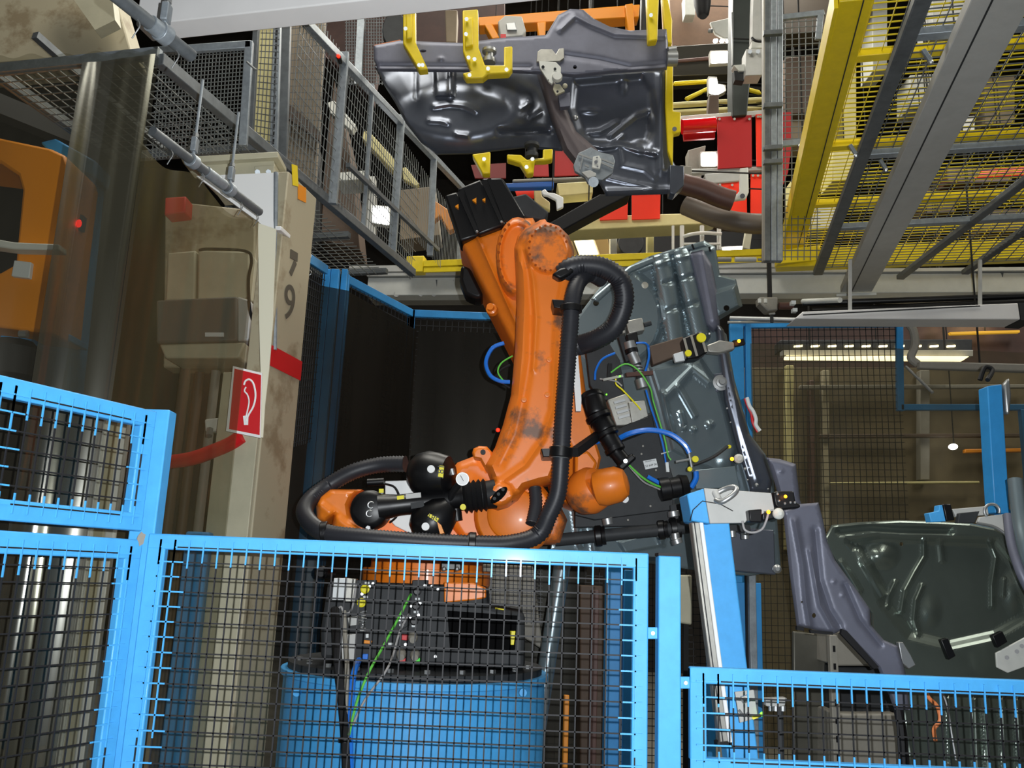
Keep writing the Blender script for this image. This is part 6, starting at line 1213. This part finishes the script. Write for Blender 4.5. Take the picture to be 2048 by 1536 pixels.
# ------------------------------------------------------------------ back fence with tinted curtains
BY = 6.85
zbf = P(900, 619, BY).z
def bfence(name, label, pts, zt, zb, m=BLUE_D, fw=.06, wires=True, pitch=.05, tall=.0):
    t = T(name, label, 'fence', (pts[0].x, pts[0].y, 0))
    for a, b in zip(pts[:-1], pts[1:]):
        a = Vector((a.x, a.y, 0)); b = Vector((b.x, b.y, 0)); L = (b-a).length
        MB().bar(a+ZZ*(zt-fw/2), b+ZZ*(zt-fw/2), .04, fw).build('top_rail', m, t, bev=.004)
        MB().bar(a+ZZ*(zb+fw/2), b+ZZ*(zb+fw/2), .04, fw).build('bottom_rail', m, t, bev=.004)
        for p in (a, b): MB().bar(p+ZZ*zb, p+ZZ*zt, fw, .04, up=(0, 1, 0)).build('post', m, t, bev=.004)
        if wires: MB().wires(a+ZZ*zb, b+ZZ*zb, b+ZZ*zt, a+ZZ*zt, int(L/pitch), int((zt-zb)/pitch), .005).build('wire_mesh', WIRE_D, t, kind='stuff')
    return t
c0 = P(692, 548, 6.05); c1 = P(824, 622, BY); c2 = P(1020, 616, BY)
z1_ = (c0.z+c1.z)/2
bfence('mesh_fence', 'dark blue mesh fence behind the robot with a dark welding curtain', [Vector((c0.x, c0.y, 0)), Vector((c1.x, c1.y, 0)), Vector((c2.x+1.6, c2.y, 0))], z1_, .1)
pp2 = T('fence_post', 'twin blue posts standing between cream column and dark curtain', 'post', (P(664, 540, 5.85).x, 5.85, 0))
for x0, w_, yy in ((655, .055, 5.85), (672, .055, 5.85), (691, .04, 5.95)):
    c = P(x0, 540, yy); MB().bar((c.x, c.y, 0), (c.x, c.y, c.z), w_, .05, up=(0, 1, 0)).build('post', BLUE_D, pp2, bev=.003)
e = P(612, 514, 5.2); f = P(652, 540, 5.8); bs_ = T('mesh_fence', 'short blue mesh fence corner behind the column brace', 'fence', at0(e))
MB().bar(e, f, .03, .06).build('top_rail', BLUE_D, bs_, bev=.003); MB().wires(e-ZZ*1.2, f-ZZ*1.2, f, e, 10, 24, .005).build('wire_mesh', WIRE_D, bs_, kind='stuff')
DC = film('dark_tinted_film', (22, 20, 18), .5, rough=.4, gloss=.04, nscale=1.5, thick=.5)
d0 = P(575, 556, 5.55); d1 = P(698, 582, 5.75); zd = d0.z
curtain('welding_curtain', 'dark tinted welding curtain in front of the twin blue posts', 40, lambda u: zd+(d1.z-zd)*u, .08, (Vector((d0.x, d0.y, 0)), Vector((d1.x, d1.y, 0))), DC, .01, 14, 3)
d2 = P(700, 584, 5.8); d3 = P(832, 660, 6.7); d4 = P(1180, 655, 6.7)
DC2 = film('black_tinted_film', (28, 25, 22), .94, rough=.4, gloss=.02, nscale=1.5, thick=.3)
curtain('welding_curtain', 'black welding curtain on the receding blue fence left of the robot', 40, lambda u: d2.z+(d3.z-d2.z)*u, .08, (Vector((d2.x, d2.y, 0)), Vector((d3.x, d3.y, 0))), DC2, .01, 10, 5)
curtain('welding_curtain', 'black welding curtain hanging straight behind the robot arm', 60, lambda u: d3.z, .08, (Vector((d3.x+.02, d3.y, 0)), Vector((d4.x, d4.y, 0))), DC2, .01, 8, 6)
# right blue frame
r0 = P(1462, 652, 6.6); r1 = P(1798, 648, 6.5)
rt = T('mesh_fence', 'blue mesh fence frame at right with pale light behind its mesh', 'fence', (r0.x, r0.y, 0))
zr_ = P(1500, 651, 6.55).z
for (xa, ya_), (xb, yb__), w_ in (((1490, 651), (1804, 648), .045), ((1800, 815), (2150, 815), .045)): MB().bar(P(xa, ya_, 6.5), P(xb, yb__, 6.5), .04, w_).build('rail', BLUE_D, rt, bev=.004)
for (xa, ya_), (xb, yb__), w_ in (((1798, 645), (1800, 822), .05), ((1480, 648), (1482, 655), .1)): MB().bar(P(xa, ya_, 6.5), P(xb, yb__, 6.5), w_, .04, up=(0, 1, 0)).build('stile', BLUE_D, rt, bev=.004)
for xa, w_ in ((1472, .10), (1495, .045)): c = P(xa, 648, 6.5); MB().bar((c.x, c.y, .0), (c.x, c.y, c.z), w_, .05, up=(0, 1, 0)).build('post', BLUE_D, rt, bev=.004)
c = P(2045, 820, 6.5); MB().bar((c.x, c.y, 0), (c.x, c.y, c.z), .05, .05, up=(0, 1, 0)).build('post', BLUE_D, rt, bev=.004)
MB().wires(down(1500, 660, 6.5, .2), down(1796, 650, 6.5, .2), P(1796, 652, 6.5), P(1500, 655, 6.5), 25, 66, .0045).build('wire_mesh', WIRE_D, rt, kind='stuff')
RC = film('olive_tinted_film', (92, 86, 66), .3, rough=.3, gloss=.12, nscale=1.4, thick=.76)
curtain('plastic_curtain', 'olive tinted see-through curtain right of the gripped pan', 60, lambda u: P(1620, 690, 6.35).z, .08, (Vector((P(1500, 690, 6.38).x, 6.38, 0)), Vector((P(2160, 690, 6.3).x, 6.3, 0))), RC, .02, 8, 8)
# things behind the right curtain
tl = T('tube_lamp', 'long glowing fluorescent tube lamp behind the right mesh and curtain', 'lamp', at0(P(1750, 716, 8.4)))
MB().slab([(1572, 710), (1940, 712), (1926, 721), (1570, 718)], 8.4, .06).build('lit_tube', LAMPT, tl, bev=.01)
MB().slab([(1566, 700), (1946, 700), (1946, 712), (1566, 710)], 8.46, .1).build('reflector', GREY_B, tl)
for x in (1620, 1890): a = P(x, 706, 8.5); MB().bar(a, (a.x, a.y, 9.6), .015, .015, up=(0, 1, 0)).build('hanger_rod', SUPM, tl)
for i in range(10):
    x = 1597+i*34; MB().slab([(x-8, 691), (x+8, 690), (x+8, 693), (x-8, 694)], 8.93, .03).build('small_light', LAMPW, label=['leftmost', 'second from left', 'third from left', 'fourth from left', 'fifth from left', 'fifth from right', 'fourth from right', 'third from right', 'second from right', 'rightmost'][i]+' small slot light in the row above the long tube lamp', cat='lamp', group='row of slot lights')
item('rear_casing', 'dark machine hood carrying the row of slot lights', 'machine', [(1560, 680), (1945, 678), (1945, 702), (1560, 702)], 8.95, .2, BLK_G)
lamp('spot_lamp', 'small bright round lamp left of the farther blue post', circ(1908, 893, 9, 12, 6), 9.3, LAMP, False)
item('rear_casing', 'dark reddish brown gantry behind the strip luminaire at right', 'machine', [(1500, 640), (2240, 636), (2240, 738), (1500, 738)], 9.75, .15, mat('dark_red_brown', (74, 50, 44), .7))
for i, pts in enumerate(([(1922, 641), (1995, 640), (1986, 648), (1926, 649)], [(1866, 647), (1896, 646), (1894, 650), (1867, 651)], [(1900, 664), (2040, 660), (2040, 665), (1902, 669)])):
    item('warm_glow_strip', ['broad warm slot lamp just under the strip luminaire', 'short warm slot lamp left of the broad one under the strip luminaire', 'long strip of yellow mesh bits near the right edge, made to glow faintly'][i], 'lamp', pts, 9.6, .05, LAMPW if i < 2 else mat('yellow_mesh_glow', (200, 150, 40), .5, emit=.6), bev=.003)  # third strip is yellow mesh, no lamp; its brightness is added as faint emission
OL = mat('olive_brown_casing', (118, 104, 76), .7, noise=.6, nscale=1.1)
item('machine_wall', 'broad olive-brown machine wall behind the right curtain', 'machine', [(1440, 735), (2200, 735), (2200, 1500), (1440, 1500)], 9.6, .3, OL)
for i, (x, w_, y0, y1, m_) in enumerate(((1580, 16, 730, 1100, CREAM_B), (1625, 10, 760, 1120, RUSTY), (1652, 14, 740, 1100, CREAM_D), (1850, 20, 740, 960, GREY_K))):
    item('rear_post', ['yellowish', 'reddish', 'cream', 'warm grey'][i]+' upright post behind the right curtain, '+['leftmost', 'second', 'third', 'rightmost'][i], 'post', [(x-w_/2, y0), (x+w_/2, y0), (x+w_/2, y1), (x-w_/2, y1)], 9.5, .1, m_)
for i, (x0, x1, y, m_) in enumerate(((1600, 2060, 770, GREY_K), (1640, 2060, 868, BROWN), (1660, 1960, 964, CREAM_B), (1930, 2060, 898, ORG_Y))):
    item('rear_rail', ['warm grey rail below the long tube lamp', 'brown rail level with the blue frame bottom', 'thin yellowish rail low behind the curtain', 'tan bar beside the small bright lamp'][i], 'rail', [(x0, y), (x1, y-2), (x1, y+6-(i == 2)*3), (x0, y+8-(i == 2)*3)], 9.42, .06, m_)
MB().tube(spline([P(1812, 643, 6.3), P(1826, 660, 6.3), P(1830, 690, 6.3), P(1822, 715, 6.3), P(1835, 728, 6.3)], 6), .03, 10).build('grey_hose', GREY_K, label='grey hose hanging from the beam beside the blue frame', cat='hose')
MB().cyl(P(1812, 733, 6.3), P(1865, 785, 6.0), .010, n=8).build('bright_rod', STEEL, label='short bright slanting rod right of the blue frame corner', cat='rod')
item('cross_member_far', 'dark grey crossbar in front of the right curtain at upper right', 'bar', [(1840, 722), (2080, 728), (2080, 744), (1840, 736)], 6.15, .06, GREY_K)
# low items behind the centre and right fence panels
item('pale_screen', 'pale grey-green mesh covered panel right of the robot base', 'panel', [(965, 1128), (1066, 1132), (1086, 1300), (975, 1230)], 6.0, .1, GREY_K)
MB().wires(P(960, 1240, 5.9), P(1085, 1250, 5.9), P(1085, 1120, 5.9), P(960, 1115, 5.9), 14, 16, .005).build('mesh_screen', WIRE_D, label='fine mesh screen in front of the pale grey-green panel', cat='screen', kind=None)
st = P(1130, 1095, 5.35); sb_ = P(1094, 1330, 5.3); dv = (sb_-st).normalized()
MB().cyl(st, st+dv*(st.z/-dv.z), .05, n=20).build('leaning_pipe', SHEET, label='leaning dull metal pipe right of the robot pedestal', cat='pipe')
item('pale_screen', 'pale mesh covered panel between fence post and light barrier', 'panel', [(1358, 1150), (1384, 1150), (1384, 1250), (1358, 1246)], 5.4, .1, CREAM)
for i, (x, y0, w_, m_, yy, lb, nm) in enumerate(((1228, 1130, .10, BLUE_D, 5.6, 'dark blue post behind the right end of the wide mesh panel', 'far_post'), (1258, 1140, .06, BLUE_D, 5.5, 'second narrower blue post behind the wide mesh panel end', 'far_post'), (1133, 1390, .03, ORG_Y, 5.2, 'short yellow post right of the blue pedestal', 'far_post'), (1488, 1165, .16, BLUE_D, 5.4, 'broad blue cabinet post right of the light barrier', 'far_post'), (1503, 1150, .04, GALV, 5.2, 'galvanised post right of the light barrier', 'far_post'), (1664, 1270, .04, GREY_K, 4.6, 'perforated grey strip below the purplish side member', 'slotted_strip'), (1190, 1180, .05, RUSTY, 6.0, 'rust-red post behind the wide mesh panel', 'far_post'))):
    c = P(x, y0, yy); t = T(nm, lb, 'post', (c.x, c.y, 0)); MB().bar((c.x, c.y, 0), (c.x, c.y, c.z), w_, w_, up=(0, 1, 0)).build('shaft', m_, t, bev=.004)
    if nm == 'slotted_strip':
        for k in range(11): MB().bar((c.x, c.y-.022, c.z-.05-k*.085), (c.x, c.y-.022, c.z-.08-k*.085), .012, .004, up=(0, 1, 0)).build('slot', BLK, t)
item('grey_sill', 'grey sill plate on top of the broad blue cabinet post', 'plate', [(1470, 1140), (1520, 1142), (1520, 1150), (1470, 1148)], 5.1, .3, GREY_K)
item('pale_cabinet', 'pale cabinet front behind the purplish side member', 'cabinet', [(1672, 1262), (1760, 1266), (1762, 1332), (1672, 1332)], 5.0, .4, GREY_K)
item('pale_cabinet', 'low pale cabinet front behind the low right mesh panel', 'cabinet', [(1674, 1428), (1798, 1428), (1802, 1600), (1674, 1600)], 5.0, .4, GREY_K)
item('dark_cabinet', 'dark machine base between the two pale cabinet fronts', 'cabinet', [(1674, 1334), (1790, 1334), (1790, 1426), (1674, 1426)], 5.1, .4, BLK_G)
item('steel_sheet', 'dull steel sheet standing left of the perforated strip', 'sheet', [(1586, 1262), (1652, 1270), (1652, 1600), (1586, 1600)], 5.3, .03, mat('dull_steel', (110, 108, 98), .4, .5, noise=.4, nscale=2))
item('red_hose_reel', 'reddish brown machine foot behind the wide mesh panel right end', 'machine', [(1160, 1170), (1206, 1172), (1206, 1560), (1160, 1560)], 6.4, .3, BROWN)
MB().lathe(P(660, 1145, 4.3), (0, -1, 0), [(0, .03), (.2, .03), (.21, .02)], 12).build('plug_head', BLK, label='black plug head above the white relay box on the robot base', cat='plug')
